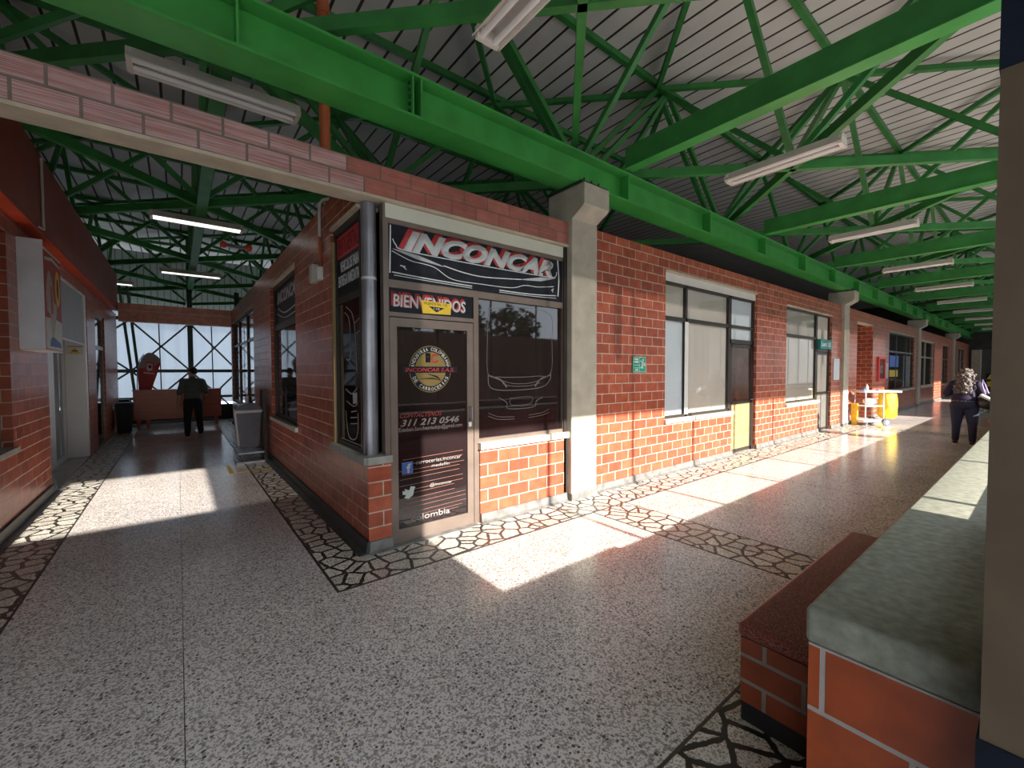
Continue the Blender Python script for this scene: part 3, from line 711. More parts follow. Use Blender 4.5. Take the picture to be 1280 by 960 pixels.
MB().stroke(smooth_line([(1.79, 1.525), (1.93, 1.53), (2.02, 1.51)], 6), .014, D4, .001, True).stroke(smooth_line([(1.88, 1.575), (1.98, 1.545), (2.03, 1.505)], 6), .018, D4, .001, True).build('emblem_road', M['vinyl'], dg_)
faint = mat('faded print', rough=.5, build=noisy((.24, .225, .22), .1, 20)); fred = mat('faded red print', rough=.5, build=noisy((.24, .025, .02), .1, 20))
text('contact_heading', 'CONTACTENOS', 1.60, 1.165, .44, .045, D, fred, dg_, bold=.02, shear=.4)
text('phone_number', '311 213 0546', 1.605, 1.085, .63, .065, D, faint, dg_, bold=.02, shear=.35)
text('mail_line', 'Esteban.Sanchezviadejo@gmail.com', 1.59, 1.025, .68, .052, D, faint, dg_, bold=.0)
fb = MB().plate([(1.615, .64), (1.725, .64), (1.725, .75), (1.615, .75)], D, .0012).build('social_icon', M['blue'], dg_)
text('social_letter', 'f', 1.66, .645, .045, .09, D2, M['grey_line'], dg_, bold=.03)
text('social_line', 'carrocerias.inconcar', 1.755, .715, .50, .035, D, faint, dg_, bold=.005, shear=.1)
text('social_line', 'medellin', 1.92, .665, .20, .032, D, faint, dg_, bold=.005, shear=.1)
bird = [(1.62, .45), (1.655, .44), (1.635, .415), (1.68, .40), (1.725, .43), (1.735, .48), (1.748, .50), (1.735, .51), (1.70, .515), (1.685, .48), (1.64, .50), (1.645, .475), (1.62, .485)]
MB().plate(bird, D, .0012).build('bird_icon', mat('pale icon', rough=.5, build=noisy((.40, .46, .42), .1, 20)), dg_)
text('social_line', '@inconcar', 1.90, .47, .25, .040, D, faint, dg_, shear=.1)
text('country_line', 'colombia', 1.70, .175, .42, .060, D, faint, dg_, bold=.015)
li = MB()
for k in range(14):
    z = .20 + .62 * (k / 14.0) ** 1.1 + random.uniform(-.01, .01); li.stroke([(1.58 + random.uniform(0, .1), z - .0), (2.32 - random.uniform(0, .15), z + .02)], .004, D, .0008)
li.build('pin_stripes', mat('brown pin stripe', rough=.5, build=noisy((.20, .085, .06), .2, 20)), dg_)

# passage side windows of the same shop
w2 = thing('window_2', 'narrow passage window of the black shop beside the round post', 'window', (1.36, 4.3, .8), None, 'structure')
MB().box(XW + .03, XW + .09, 4.66, 4.72, .845, 3.07).box(XW + .03, XW + .09, 3.90, 3.94, .845, 3.07).box(XW + .03, XW + .09, 3.94, 4.66, 2.30, 2.36).box(XW + .03, XW + .09, 3.94, 4.66, .845, .885).box(XW + .03, XW + .09, 3.94, 4.66, 3.0, 3.07).build('frame', M['dark_frame'], w2)
MB().box(XW + .0, XW + .028, 4.675, 4.715, .845, 2.95).build('edge_strip', mat('ochre strip', rough=.5, build=noisy((.30, .21, .09), .1, 5)), w2)
pw = MB().box(XW + .05, XW + .06, 3.94, 4.66, .885, 2.30).build('pane', M['film'], w2)
pt = MB().box(XW + .045, XW + .06, 3.94, 4.66, 2.36, 3.0).build('sign_panel', M['vinyl'], w2)
W1 = west(XW + .045)
MB().plate([(-4.64, 2.76), (-3.97, 2.76), (-3.97, 2.98), (-4.64, 2.98)], W1, .001).build('red_field', M['red'], pt)
text('lettering', 'VENTAS-RENTING', -4.62, 2.785, .63, .17, west(XW + .0438), mat('dark red print', rough=.5, build=noisy((.20, .01, .015), .1, 20)), pt, bold=.01)
text('lettering', 'VEHICULOS PARA', -4.55, 2.61, .57, .11, W1, M['white'], pt, bold=.01)
text('lettering', 'ENTREGA INMEDIATA', -4.61, 2.47, .63, .11, W1, M['white'], pt, bold=.01)
W2 = west(XW + .05); ca = MB()
for pts, wd in (([(-4.40, 2.25), (-4.20, 2.15), (-4.12, 1.9), (-4.10, 1.6)], .010), ([(-4.45, 2.2), (-4.30, 2.1), (-4.28, 1.75), (-4.40, 1.72)], .008), ([(-4.44, 1.42), (-4.25, 1.38), (-4.10, 1.44)], .012),
                ([(-4.42, 1.30), (-4.2, 1.26), (-4.08, 1.30)], .010), ([(-4.45, 1.2), (-4.40, 1.0), (-4.3, .93), (-4.15, .95), (-4.08, 1.05), (-4.08, 1.2)], .012), ([(-4.3, 1.14), (-4.1, 1.16)], .010), ([(-4.3, 1.08), (-4.1, 1.10)], .010), ([(-4.28, 1.2), (-4.12, 1.22)], .010),
                ([(-3.98, .90), (-3.98, 1.5), (-3.98, 2.2)], .012), ([(-4.62, .90), (-3.98, .90)], .010), ([(-4.14, 2.06), (-4.0, 2.1)], .006), ([(-4.13, 1.96), (-4.0, 1.98)], .006)):
    ca.stroke(smooth_line(pts, 6), wd, W2)
ca.build('car_outline', mat('outline print', rough=.5, build=noisy((.30, .29, .28), .1, 20)), pw)
MB().plate([(-4.22, 1.28), (-4.1, 1.3), (-4.1, 1.40), (-4.22, 1.38)], W2, .001).build('headlight_print', M['grey_line'], pw)

w3 = thing('window_3', 'second passage window with the shop name on its dark transom', 'window', (1.36, 7.4, .8), None, 'structure')
MB().box(XW + .05, XW + .11, 6.48, 6.53, .82, 3.07).box(XW + .05, XW + .11, 8.40, 8.47, .82, 3.07).box(XW + .05, XW + .11, 6.53, 8.40, 2.30, 2.40).box(XW + .05, XW + .11, 6.53, 8.40, .82, .87).box(XW + .05, XW + .11, 6.53, 8.40, 3.0, 3.07).build('frame', M['dark_frame'], w3)
MB().box(XW + .08, XW + .09, 6.53, 8.40, .87, 2.30).build('pane', M['film2'], w3)
pt = MB().box(XW + .075, XW + .09, 6.53, 8.40, 2.40, 3.0).build('sign_panel', M['vinyl'], w3)
W3 = west(XW + .075)
text('lettering', 'INCONCAR', -8.25, 2.74, 1.60, .20, W3, M['grey_line'], pt, bold=.03, shear=.3)
MB().stroke(smooth_line([(-8.2, 2.68), (-7.6, 2.55), (-6.6, 2.6)], 6), .02, W3).stroke(smooth_line([(-8.3, 2.60), (-7.6, 2.47), (-6.6, 2.5)], 6), .015, W3).build('car_outline', M['grey_line'], pt)
struct(MB().box(XW - .04, XW + .16, 6.44, 8.50, .76, .82), 'trim_17', M['sill'])

w4 = thing('window_4', 'tall glazed porch bay at the far end of the passage wall', 'window', (1.36, 13, .7), None, 'structure')
f = MB()
for y in (10.66, 12.2, 13.9, 15.25): f.box(XW + .05, XW + .12, y - .035, y + .035, .72, 3.03)
for z in (.74, 2.35, 3.0): f.box(XW + .06, XW + .11, 10.63, 15.3, z - .03, z + .03)
f.build('frame', M['dark_frame'], w4)
MB().box(XW + .08, XW + .09, 10.66, 15.25, .76, 2.98).build('pane', M['glass'], w4)

# ------------------------------------------------------------------ other windows and doors in the shop front
def shop_window(num, x0, x1, z0, z1, label, bars, panes, hbar, frame='dark_frame', strip=True):
    r = thing('window_%d' % num, label, 'window', ((x0 + x1) / 2, YS + .1, z0), None, 'structure')
    f = MB(); y0, y1 = YS + .05, YS + .11
    f.box(x0, x0 + .045, y0, y1, z0, z1); f.box(x1 - .05, x1, y0, y1, z0, z1); f.box(x0, x1, y0, y1, z0, z0 + .045); f.box(x0, x1, y0, y1, z1 - .045, z1)
    for b in bars: f.box(b - .03, b + .03, y0, y1, z0, z1)
    if hbar: f.box(x0, x1, y0, y1, hbar - .03, hbar + .03)
    f.build('frame', M[frame], r)
    for (a, b, c, d, m) in panes:
        MB().box(a, b, YS + .10, YS + .115, c, d).build('backing', M[m], r)
    MB().box(x0 + .045, x1 - .05, YS + .075, YS + .081, z0 + .045, z1 - .045).build('pane', M['glass'], r)
    return r
def sill(n, x0, x1, z): struct(MB().box(x0 - .03, x1 + .01, YS - .045, YS + .15, z, z + .06), 'trim_%d' % n, M['sill_pale'])
r = shop_window(5, 5.90, 8.13, .84, 3.0, 'wide shop window with pale blue and grey panels behind the glass', [6.60], [(5.95, 6.57, .88, 2.40, 'blind_blue'), (5.95, 6.57, 2.46, 2.96, 'blind_grey'), (6.63, 8.08, .88, 2.40, 'blind_grey'), (6.63, 8.08, 2.46, 2.96, 'blind_grey')], 2.43)
MB().box(5.90, 8.13, YS + .03, YS + .10, 3.0, 3.12).build('shutter_strip', M['offwhite'], r)
MB().box(6.55, 6.66, YS + .045, YS + .05, .88, 2.40).build('white_mullion_strip', M['offwhite'], r)
sill(18, 5.90, 8.13, .78)
def shop_door(num, x0, x1, ztop, label, tr, upper, lower, m_u, m_l, zmid):
    r = thing('door_%d' % num, label, 'door', ((x0 + x1) / 2, YS + .1, 0), None, 'structure')
    f = MB(); y0, y1 = YS + .05, YS + .11
    f.box(x0, x0 + .06, y0, y1, 0, ztop); f.box(x1 - .06, x1, y0, y1, 0, ztop); f.box(x0, x1, y0, y1, tr - .04, tr + .04); f.box(x0, x1, y0, y1, ztop - .05, ztop)
    f.build('frame', M['dark_frame'], r)
    lf = MB(); a, b = x0 + .065, x1 - .065
    lf.box(a, a + .05, y0 + .005, y1 - .01, .02, tr - .05).box(b - .05, b, y0 + .005, y1 - .01, .02, tr - .05).box(a, b, y0 + .005, y1 - .01, zmid - .03, zmid + .03).box(a, b, y0 + .005, y1 - .01, .02, .08).box(a, b, y0 + .005, y1 - .01, tr - .11, tr - .05)
    lf.build('leaf_frame', M['dark_frame'], r)
    MB().box(a + .05, b - .05, YS + .075, YS + .085, zmid + .03, tr - .11).build('upper_panel', M[m_u], r)
    MB().box(a + .05, b - .05, YS + .07, YS + .085, .08, zmid - .03).build('lower_panel', M[m_l], r)
    MB().box(x0 + .06, x1 - .06, YS + .085, YS + .095, tr + .04, ztop - .05).build('transom_panel', M[upper], r)
    MB().tube([(b - .03, YS + .05, 1.02), (b - .03, YS + .015, 1.02), (b - .14, YS + .015, 1.02)], .010, 8).build('handle', M['steel'], r, True)
    return r
r = shop_door(2, 8.13, 9.17, 3.0, 'shop door with a dark upper pane and tan lower panel', 2.15, 'blind_blue', '', 'door_dark', 'door_tan', .98)
MB().box(8.13, 9.17, YS + .03, YS + .10, 3.0, 3.12).build('shutter_strip', M['offwhite'], r)
MB().box(8.19, 9.11, YS + .045, YS + .05, 2.40, 2.46).build('transom_bar', M['dark_frame'], r)
r = shop_window(6, 10.73, 12.88, .84, 3.05, 'plain grey backed shop window beside the door with the green number sign', [], [(10.78, 12.83, .88, 2.38, 'blind_grey'), (10.78, 12.83, 2.44, 3.0, 'blind_grey')], 2.41)
sill(19, 10.73, 12.88, .78)
shop_door(3, 12.88, 13.9, 3.05, 'narrow shop door with grey panels under the green number sign', 2.12, 'blind_grey', '', 'blind_grey', 'door_grey', 1.0)
# far windows
r = shop_window(7, 20.5, 25.15, .84, 3.02, 'dark corridor window with a blue and yellow poster', [22.0, 23.8], [], 2.3, 'dark_frame')
MB().box(20.55, 25.1, YS + .10, YS + .115, .88, 2.98).build('dark_backing', M['film2'], r)
MB().box(23.6, 24.9, YS + .094, YS + .099, .9, 2.2).build('pale_blind', M['blind_blue'], r)
sill(20, 20.5, 25.15, .78)
pst = tag(MB().box(21.0, 22.5, YS + .066, YS + .070, 1.72, 2.15).build('poster', M['strongblue'], None, loc=(21.7, YS + .068, 1.36)), 'blue poster with a yellow foot inside the dark corridor window', 'poster')
MB().box(21.0, 22.4, YS + .066, YS + .070, 1.34, 1.60).build('yellow_foot', M['yellow'], pst)
r = shop_window(8, 26.75, 30.3, .84, 2.97, 'dark corner window just past the third column', [28.2], [], 2.2, 'column')
MB().box(26.8, 30.25, YS + .10, YS + .115, .88, 2.9).build('dark_backing', M['film2'], r); sill(21, 26.75, 30.3, .78)
r = shop_window(9, 32.9, 35.0, .84, 2.97, 'far corridor window half filled by a pale blue panel', [34.1], [(32.95, 34.0, .88, 2.9, 'blind_blue')], 2.2)
MB().box(34.15, 34.95, YS + .10, YS + .115, .88, 2.9).build('dark_backing', M['film2'], r); sill(22, 32.9, 35.0, .78)
r = shop_window(10, 39.0, 42.0, .84, 2.97, 'farthest pale corridor window near the end wall', [40.5], [(39.05, 41.95, .88, 2.9, 'blind_blue')], 2.2); sill(23, 39.0, 42.0, .78)
# recess with a plain door leaf
r = thing('door_4', 'plain pale door in the brick recess behind the cleaning cart', 'door', (16.7, 4.3, 0), None, 'structure')
MB().box(16.335, 16.40, 3.95, 4.85, .01, 2.1).build('leaf', M['column'], r); MB().tube([(16.41, 4.75, 1.0), (16.46, 4.75, 1.0), (16.46, 4.65, 1.0)], .012, 8).build('handle', M['steel'], r, True)

# ------------------------------------------------------------------ small things on the shop front
sg = tag(MB().box(5.06, 5.37, YS - .022, YS - .001, 1.575, 1.80, .003).build('exit_sign', M['signgreen'], None, loc=(5.21, YS, 1.575)), 'small green and white evacuation sign on the sunlit brick wall', 'sign')
SG = south(YS - .022); l = MB()
for u0, u1, v0, v1 in ((5.068, 5.362, 1.79, 1.796), (5.068, 5.362, 1.579, 1.585), (5.068, 5.073, 1.585, 1.79), (5.357, 5.362, 1.585, 1.79), (5.212, 5.217, 1.585, 1.79), (5.09, 5.18, 1.75, 1.775), (5.085, 5.19, 1.712, 1.738), (5.08, 5.21, 1.675, 1.682), (5.08, 5.21, 1.636, 1.644), (5.11, 5.18, 1.60, 1.622)):
    l.plate([(u0, v0), (u1, v0), (u1, v1), (u0, v1)], SG, .001)
l.plate(arc(5.30, 1.755, .016, 0, 2 * PI, 12)[:-1], SG, .001)
l.stroke([(5.29, 1.735), (5.275, 1.68), (5.29, 1.63)], .026, SG, .001).stroke([(5.235, 1.74), (5.285, 1.725), (5.335, 1.70)], .014, SG, .001).stroke([(5.28, 1.68), (5.25, 1.64), (5.235, 1.645)], .014, SG, .001).stroke([(5.31, 1.69), (5.345, 1.69)], .05, SG, .001)
l.build('pictogram', M['white'], sg)
ls = tag(MB().box(12.93, 13.82, YS - .025, YS + .045, 2.15, 2.40).build('number_sign', M['signteal'], None, loc=(13.35, YS, 2.15)), 'small teal hanging sign with white lettering above the narrow door', 'sign')
text('lettering', 'Local 12', 13.0, 2.215, .72, .125, south(YS - .025), M['white'], ls, bold=.05)
tag(MB().box(14.05, 14.55, YS - .02, YS - .001, 1.33, 1.92, .004).build('wall_plaque', M['blind_blue'], None, loc=(14.3, YS, 1.33)), 'plain grey plaque on the brick left of the second column', 'plaque')
tag(MB().box(19.95, 20.35, YS - .02, YS - .001, 1.3, 1.85, .004).build('wall_plaque', M['blind_blue'], None, loc=(20.1, YS, 1.3)), 'small grey plaque right of the red fire cabinet', 'plaque')
fc = thing('fire_cabinet', 'red framed fire hose cabinet on the brick wall', 'fire cabinet', (19.2, YS, 1.2))
MB().box(18.75, 19.75, YS - .06, YS - .001, 1.22, 1.30).box(18.75, 19.75, YS - .06, YS - .001, 1.98, 2.06).box(18.75, 18.88, YS - .06, YS - .001, 1.30, 1.98).box(19.62, 19.75, YS - .06, YS - .001, 1.30, 1.98).build('frame', M['red'], fc)
MB().box(18.88, 19.62, YS - .02, YS - .002, 1.30, 1.98).build('back_panel', M['fascia'], fc)
MB().box(18.88, 19.62, YS - .05, YS - .046, 1.30, 1.98).build('glass', M['glass'], fc)
MB().tube([(19.25 + .13 * math.cos(a * .5), YS - .034, 1.62 + .13 * math.sin(a * .5)) for a in range(13)], .012, 8).build('hose', M['bag_white'], fc, True)
co = thing('wall_conduit', 'thin white conduit with a bend above the narrow passage window', 'conduit', (1.27, 5.05, 2.6))
MB().tube([(1.272, 5.08, 2.75), (1.272, 5.08, 3.10)], .016, 8).build('lower_pipe', M['pvc'], co, True)
MB().tube([(1.272, 5.08, 3.10), (1.272, 5.08, 3.40), (1.275, 5.06, 3.46), (1.30, 5.03, 3.50), (1.36, 5.0, 3.52)], .017, 8).build('upper_pipe', M['pipe'], co, True)
MB().box(1.225, 1.289, 5.02, 5.11, 2.62, 2.76, .006).build('switch_box', M['offwhite'], co)
tag(MB().box(1.215, 1.289, 5.20, 5.34, 2.62, 2.82, .008).build('junction_box', M['pipe'], None, loc=(1.27, 5.27, 2.62)), 'small cream junction box on the passage wall beside the conduit', 'box')
cl = thing('fascia_conduit', 'thin white conduit running down the red fascia at left', 'conduit', (-1.2, 7.0, 3.3))
MB().tube([(-1.205, 7.35, 4.1), (-1.205, 7.35, 3.27), (-1.205, 7.15, 3.25)], .013, 8).build('pipe', M['pipe'], cl, True)
pp = thing('drain_pipe', 'rust orange drain pipe dropping from the roof behind the brick header', 'pipe', (1.02, 3.85, 3.4))
MB().cyl(1.02, 3.85, 3.402, 6.7, .043, 14).build('pipe', M['pvc'], pp, True)
MB().cyl(1.02, 3.85, 4.6, 4.68, .052, 14).build('collar', M['pvc'], pp, True)
eo = thing('emergency_light', 'twin orange emergency light hanging in the dark roof of the left passage', 'emergency light', (.95, 10, 4.05))
MB().box(.72, 1.18, 9.97, 10.03, 4.04, 4.10).build('body', M['steel'], eo)
for x in (.74, 1.16): MB().ball((x, 9.95, 4.06), .065, 2).build('lens', M['orange_lamp'], eo, True)
MB().tube([(.95, 10, 4.1), (.95, 10, 4.36)], .008, 6).build('hanger', M['bolt'], eo)

# ------------------------------------------------------------------ left wall: window, sign box, recess, doors
r = thing('window_11', 'brick framed window at the left edge of the view', 'window', (-1.45, 5.6, .8), None, 'structure')
MB().box(XL - .14, XL - .08, 6.54, 6.60, .83, 3.03).box(XL - .14, XL - .08, 4.6, 4.66, .83, 3.03).box(XL - .14, XL - .08, 4.66, 6.54, 2.3, 2.36).box(XL - .14, XL - .08, 4.66, 6.54, .83, .88).box(XL - .14, XL - .08, 4.66, 6.54, 2.98, 3.03).build('frame', M['bronze'], r)
MB().box(XL - .12, XL - .11, 4.66, 6.54, .88, 2.98).build('pane', M['film2'], r)
struct(MB().box(XL - .18, XL + .04, 4.55, 6.63, .78, .83), 'trim_24', M['sill'])
sb = thing('sign_box', 'projecting sign box with a bare metal side and a red food banner', 'sign', (-1.25, 7.3, 1.86))
MB().box(XL - .03, -1.155, 6.95, 6.962, 1.86, 3.07).build('metal_side', M['metal_sheet'], sb)
bn = MB().box(-1.165, -1.152, 6.962, 7.82, 1.86, 2.97).build('banner', M['banner_red'], sb)
MB().box(XL + .002, -1.15, 6.962, 7.84, 2.98, 3.0).build('top_frame', M['offwhite'], sb)
MB().box(XL + .002, -1.152, 6.962, 7.82, 1.845, 1.86).build('bottom_frame', M['offwhite'], sb)
EB = east(-1.152)
MB().plate([(6.97, 1.87), (7.81, 1.87), (7.81, 2.22), (7.5, 2.24), (6.97, 2.22)], EB, .001).build('white_field', M['bag_white'], bn)
MB().plate([(7.0, 2.90), (7.35, 2.95), (7.8, 2.92), (7.8, 2.89), (7.35, 2.91), (7.0, 2.865)], EB, .001).build('white_arc', M['bag_white'], bn)
MB().plate(arc(7.62, 2.62, .13, 0, 2 * PI, 20, .22)[:-1], EB, .001).build('yellow_badge', M['yellow'], bn)
MB().plate(arc(7.62, 2.62, .05, 0, 2 * PI, 12, .13)[:-1], east(-1.151), .001).build('badge_mark', M['vinyl'], bn)
MB().plate(smooth_line([(7.02, 2.5), (7.15, 2.76), (7.32, 2.7), (7.4, 2.45), (7.55, 2.4), (7.5, 2.26), (7.3, 2.0), (7.2, 2.25), (7.05, 2.3)], 4), EB, .0012).build('drink_picture', mat('beige print', rough=.5, build=noisy((.42, .38, .30), .2, 9)), bn)
MB().plate([(7.25, 2.62), (7.33, 2.6), (7.36, 2.3), (7.27, 2.28)], east(-1.151), .0012).build('red_straw', M['red'], bn)
MB().plate([(7.15, 1.9), (7.75, 1.9), (7.7, 1.96), (7.5, 1.99), (7.3, 2.02), (7.18, 1.98)], east(-1.151), .001).build('blue_mark', M['blue'], bn)

r = thing('door_5', 'white framed glass door set back in the left wall recess', 'door', (-1.66, 10.7, 0), None, 'structure')
MB().box(-1.70, -1.63, 10.20, 10.28, .012, 2.2).box(-1.70, -1.63, 11.14, 11.22, .012, 2.2).box(-1.70, -1.63, 10.28, 11.14, 2.1, 2.2).box(-1.70, -1.63, 10.28, 11.14, .012, .08).build('frame', M['white_panel'], r)
MB().box(-1.675, -1.665, 10.28, 11.14, .08, 2.1).build('glass', M['frost'], r)
w = MB(); w.box(-1.9, -1.63, 8.2, 10.2, 0, 3.04); w.box(-1.68, -1.36, 11.22, 11.40, 0, 3.04); w.box(-1.70, -1.63, 10.2, 11.22, 2.2, 3.04); w.box(-2.6, -1.75, 10.2, 11.4, 0, 3.04)
struct(w, 'wall_recess', M['white_panel'])
r = thing('window_12', 'grey transom panel with white edging over the left recess', 'window', (-1.36, 10, 2.2), None, 'structure')
MB().box(XL - .05, XL - .03, 8.2, 11.38, 2.13, 3.04).build('panel', M['grey_panel'], r)
MB().box(XL - .055, XL - .02, 8.2, 11.4, 3.01, 3.04).box(XL - .055, XL - .02, 11.36, 11.40, 0, 3.01).box(XL - .055, XL - .02, 8.2, 11.36, 2.10, 2.13).build('edging', M['offwhite'], r)
ws = thing('warning_notice', 'white notice with a yellow triangle on the white partition at left', 'notice', (-1.45, 11.215, 1.95))
MB().box(-1.62, -1.385, 11.212, 11.219, 1.93, 2.09).build('board', M['offwhite'], ws)
MB().plate([(-1.60, 2.07), (-1.40, 2.07), (-1.40, 2.083), (-1.60, 2.083)], south(11.212), .001).build('red_heading', M['red'], ws)
MB().plate([(-1.575, 1.955), (-1.43, 1.955), (-1.50, 2.055)], south(11.212), .001).build('triangle', M['yellow'], ws)
MB().plate([(-1.535, 1.985), (-1.465, 1.985), (-1.465, 2.002), (-1.535, 2.002)], south(11.2108), .001).build('mark', M['vinyl'], ws)
r = thing('door_6', 'dark door with a dark transom beyond the white recess', 'door', (-1.4, 13.1, 0), None, 'structure')
MB().box(XL - .10, XL - .03, 12.4, 12.47, 0, 2.86).box(XL - .10, XL - .03, 13.78, 13.85, 0, 2.86).box(XL - .10, XL - .03, 12.47, 13.78, 2.1, 2.18).box(XL - .10, XL - .03, 12.47, 13.78, 2.8, 2.86).build('frame', M['bronze'], r)
MB().box(XL - .08, XL - .05, 12.47, 13.78, .01, 2.1).build('leaf', M['film2'], r); MB().box(XL - .08, XL - .06, 12.47, 13.78, 2.18, 2.8).build('transom', M['film2'], r)
MB().tube([(XL - .05, 12.6, 1.0), (XL, 12.6, 1.0), (XL, 12.75, 1.0)], .012, 8).build('handle', M['steel'], r, True)

# ------------------------------------------------------------------ far end of the passage: truss screen, curtain, low wall
YT = 17.3
tr = thing('truss_screen', 'dark green braced steel screen closing the far end of the left passage', 'steel screen', (.3, YT, 0), None, 'thing')
for x in (.33, 1.62, 4.7, -4.0): MB().box(x - .07, x + .07, YT - .06, YT + .06, 0, 4.3).build('post', M['green_end'], tr)
for x0, x1 in ((-.98, -1.35), (-.84, -1.17)): MB().bar((x0, YT, .1), (x1, YT, 4.3), .07, .07).build('leaning_post', M['green_end'], tr)
for z, h in ((1.63, .10), (.78, .08), (3.22, .10)): MB().box(-7.9, 6.5, YT - .04, YT + .04, z - h / 2, z + h / 2).build('rail', M['green_end'], tr)
cells = [(-1.1, .30), (.34, 1.60), (-2.9, -1.16), (1.65, 3.1), (3.1, 4.7), (-4.0, -2.9)]
for x0, x1 in cells:
    for z0, z1 in ((1.65, 3.15), (.2, 1.6)):
        MB().bar((x0, YT, z0), (x1, YT, z1), .055, .05).build('brace', M['green_end'], tr)
        MB().bar((x0, YT + .055, z1), (x1, YT + .055, z0), .055, .05).build('brace', M['green_end'], tr)
for x in (-.42, .93): MB().bar((x, YT + .10, .2), (x - .03, YT + .10, 3.2), .03, .03).build('tie_rod', M['green_end'], tr)
cu = bmesh.new(); n = 260; prev = None
for i in range(n + 1):
    x = -7.9 + 14.4 * i / n; y = 17.60 + .055 * math.sin(x * 13 + math.sin(x * 3)) + .03 * math.sin(x * 4.3 + 1)
    cur = (cu.verts.new((x, y, .56 + .03 * math.sin(x * 2))), cu.verts.new((x, y * .3 + 17.62 * .7, 3.5)))
    if prev: cu.faces.new((prev[0], cur[0], cur[1], prev[1]))
    prev = cur
mb = MB(); mb.bm.free(); mb.bm = cu
tag(mb.build('sheet_curtain', M['curtain'], None, 'all', (0, 17.62, .56)), 'long white plastic curtain hanging behind the green steel screen', 'curtain')
struct(MB().box(-7.9, 6.5, 17.45, 17.55, 0, .50), 'wall_low_north', M['dark_room'])

# counter, flag, bins
ct = thing('counter', 'red timber counter on legs across the end of the left passage', 'counter', (0, 15.95, 0))
MB().box(-1.0, 1.02, 15.7, 15.74, .25, 1.06).build('front_panel', M['counter'], ct)
MB().box(-1.02, 1.04, 15.68, 16.2, 1.06, 1.09).build('top', M['counter'], ct)
for x in (-1.0, .98): MB().box(x, x + .04, 15.74, 16.18, .25, 1.06).build('side_panel', M['counter'], ct)
for x in (-.90, -.70, .90):
    for y in (15.72, 16.12): MB().box(x - .035, x + .035, y, y + .05, 0, .26).build('leg', M['counter'], ct)
MB().box(-.95, .95, 16.0, 16.04, .10, .16).build('foot_rail', M['dark_frame'], ct)
fl = thing('flag_banner', 'tilted red and grey teardrop flag banner behind the red counter', 'banner', (-.75, 16.55, 0))
def lerp(a, b, t): return a + (b - a) * t
outline_l = [(-.93, .35), (-.93, .9), (-.91, 1.5), (-.88, 1.85), (-.80, 2.06), (-.68, 2.17), (-.56, 2.14), (-.45, 2.03), (-.41, 1.92)]
outline_r = [(-.44, 1.75), (-.52, 1.45), (-.62, 1.1), (-.70, .75), (-.76, .35)]
lo_ = smooth_line(outline_l + outline_r, 5)
MB().prism(lo_, 'y', 16.53, 16.545).build('fabric', M['banner_red'], fl)
gp = [(-.885, 1.72), (-.88, 1.85), (-.80, 2.06), (-.68, 2.17), (-.56, 2.14), (-.45, 2.03), (-.41, 1.92), (-.52, 1.80), (-.62, 1.73), (-.75, 1.72)]
MB().plate(gp, south(16.53), .002).build('grey_tip', mat('banner grey', rough=.6, build=noisy((.34, .34, .36), .08, 9)), fl)
MB().plate([(-.77, 1.62), (-.58, 1.58), (-.55, 1.88), (-.74, 1.92)], south(16.528), .002).build('badge_field', M['red'], fl)
MB().plate([(-.735, 1.70), (-.69, 1.63), (-.61, 1.66), (-.585, 1.84), (-.72, 1.86)], south(16.526), .002).build('badge_shield', M['offwhite'], fl)
MB().plate([(-.69, 1.73), (-.65, 1.69), (-.62, 1.73), (-.63, 1.80), (-.68, 1.81)], south(16.524), .002).build('badge_mark', M['vinyl'], fl)
MB().plate([(-.80, 1.565), (-.56, 1.53), (-.555, 1.555), (-.80, 1.60)], south(16.528), .002).build('name_strip', M['offwhite'], fl)
MB().tube([(-.95, 16.55, .0), (-.955, 16.55, 1.0), (-.94, 16.55, 1.6), (-.88, 16.55, 1.95), (-.78, 16.55, 2.13)], .012, 8).build('pole', M['steel'], fl, True)
MB().cyl(-.95, 16.55, 0, .03, .2, 20).build('foot', M['dark_frame'], fl)

def dark_bin(x, y, label):
    r = thing('waste_bin', label, 'bin', (x, y, 0), 'dark bins at the far left of the passage')
    MB().prism([(x - .13, .03), (x + .13, .03), (x + .17, .72), (x - .17, .72)], 'y', y - .2, y + .2).build('body', M['bin_dark'], r)
    MB().prism([(x - .19, .72), (x + .19, .72), (x + .15, .80), (x - .15, .80)], 'y', y - .22, y + .22).build('lid', M['bin_dark'], r)
    for s in (-1, 1): MB().tube([(x + s * .09, y + .16, .04), (x + s * .09 + .03, y + .16, .04)], .04, 10).build('wheel', M['black'], r)
dark_bin(-1.13, 15.0, 'dark waste bin in front of the low wall left of the red counter')
dark_bin(-1.30, 16.75, 'dark waste bin hidden half behind the left end of the red counter')

# grey bin hanging in its stand
b = thing('swing_bin', 'grey plastic bin hanging in a steel stand against the passage wall', 'bin', (1.0, 8.85, 0))
x0 = 1.0; y0 = 8.85
def taper(mb, z0, z1, a0, b0, a1, b1, cx, cy):
    vs = []
    for z, a, bb_ in ((z0, a0, b0), (z1, a1, b1)):
        for sx, sy in ((-1, -1), (1, -1), (1, 1), (-1, 1)): vs.append(mb.bm.verts.new((cx + sx * a, cy + sy * bb_, z)))
    for q in ((3, 2, 1, 0), (4, 5, 6, 7), (0, 1, 5, 4), (1, 2, 6, 5), (2, 3, 7, 6), (3, 0, 4, 7)): mb.bm.faces.new([vs[i] for i in q])
    return mb
taper(MB(), .27, .88, .14, .14, .19, .19, .96, y0).build('body', M['bin_grey'], b)
MB().box(.755, 1.165, y0 - .205, y0 + .205, .88, .93, .012).build('rim', M['bin_light'], b)
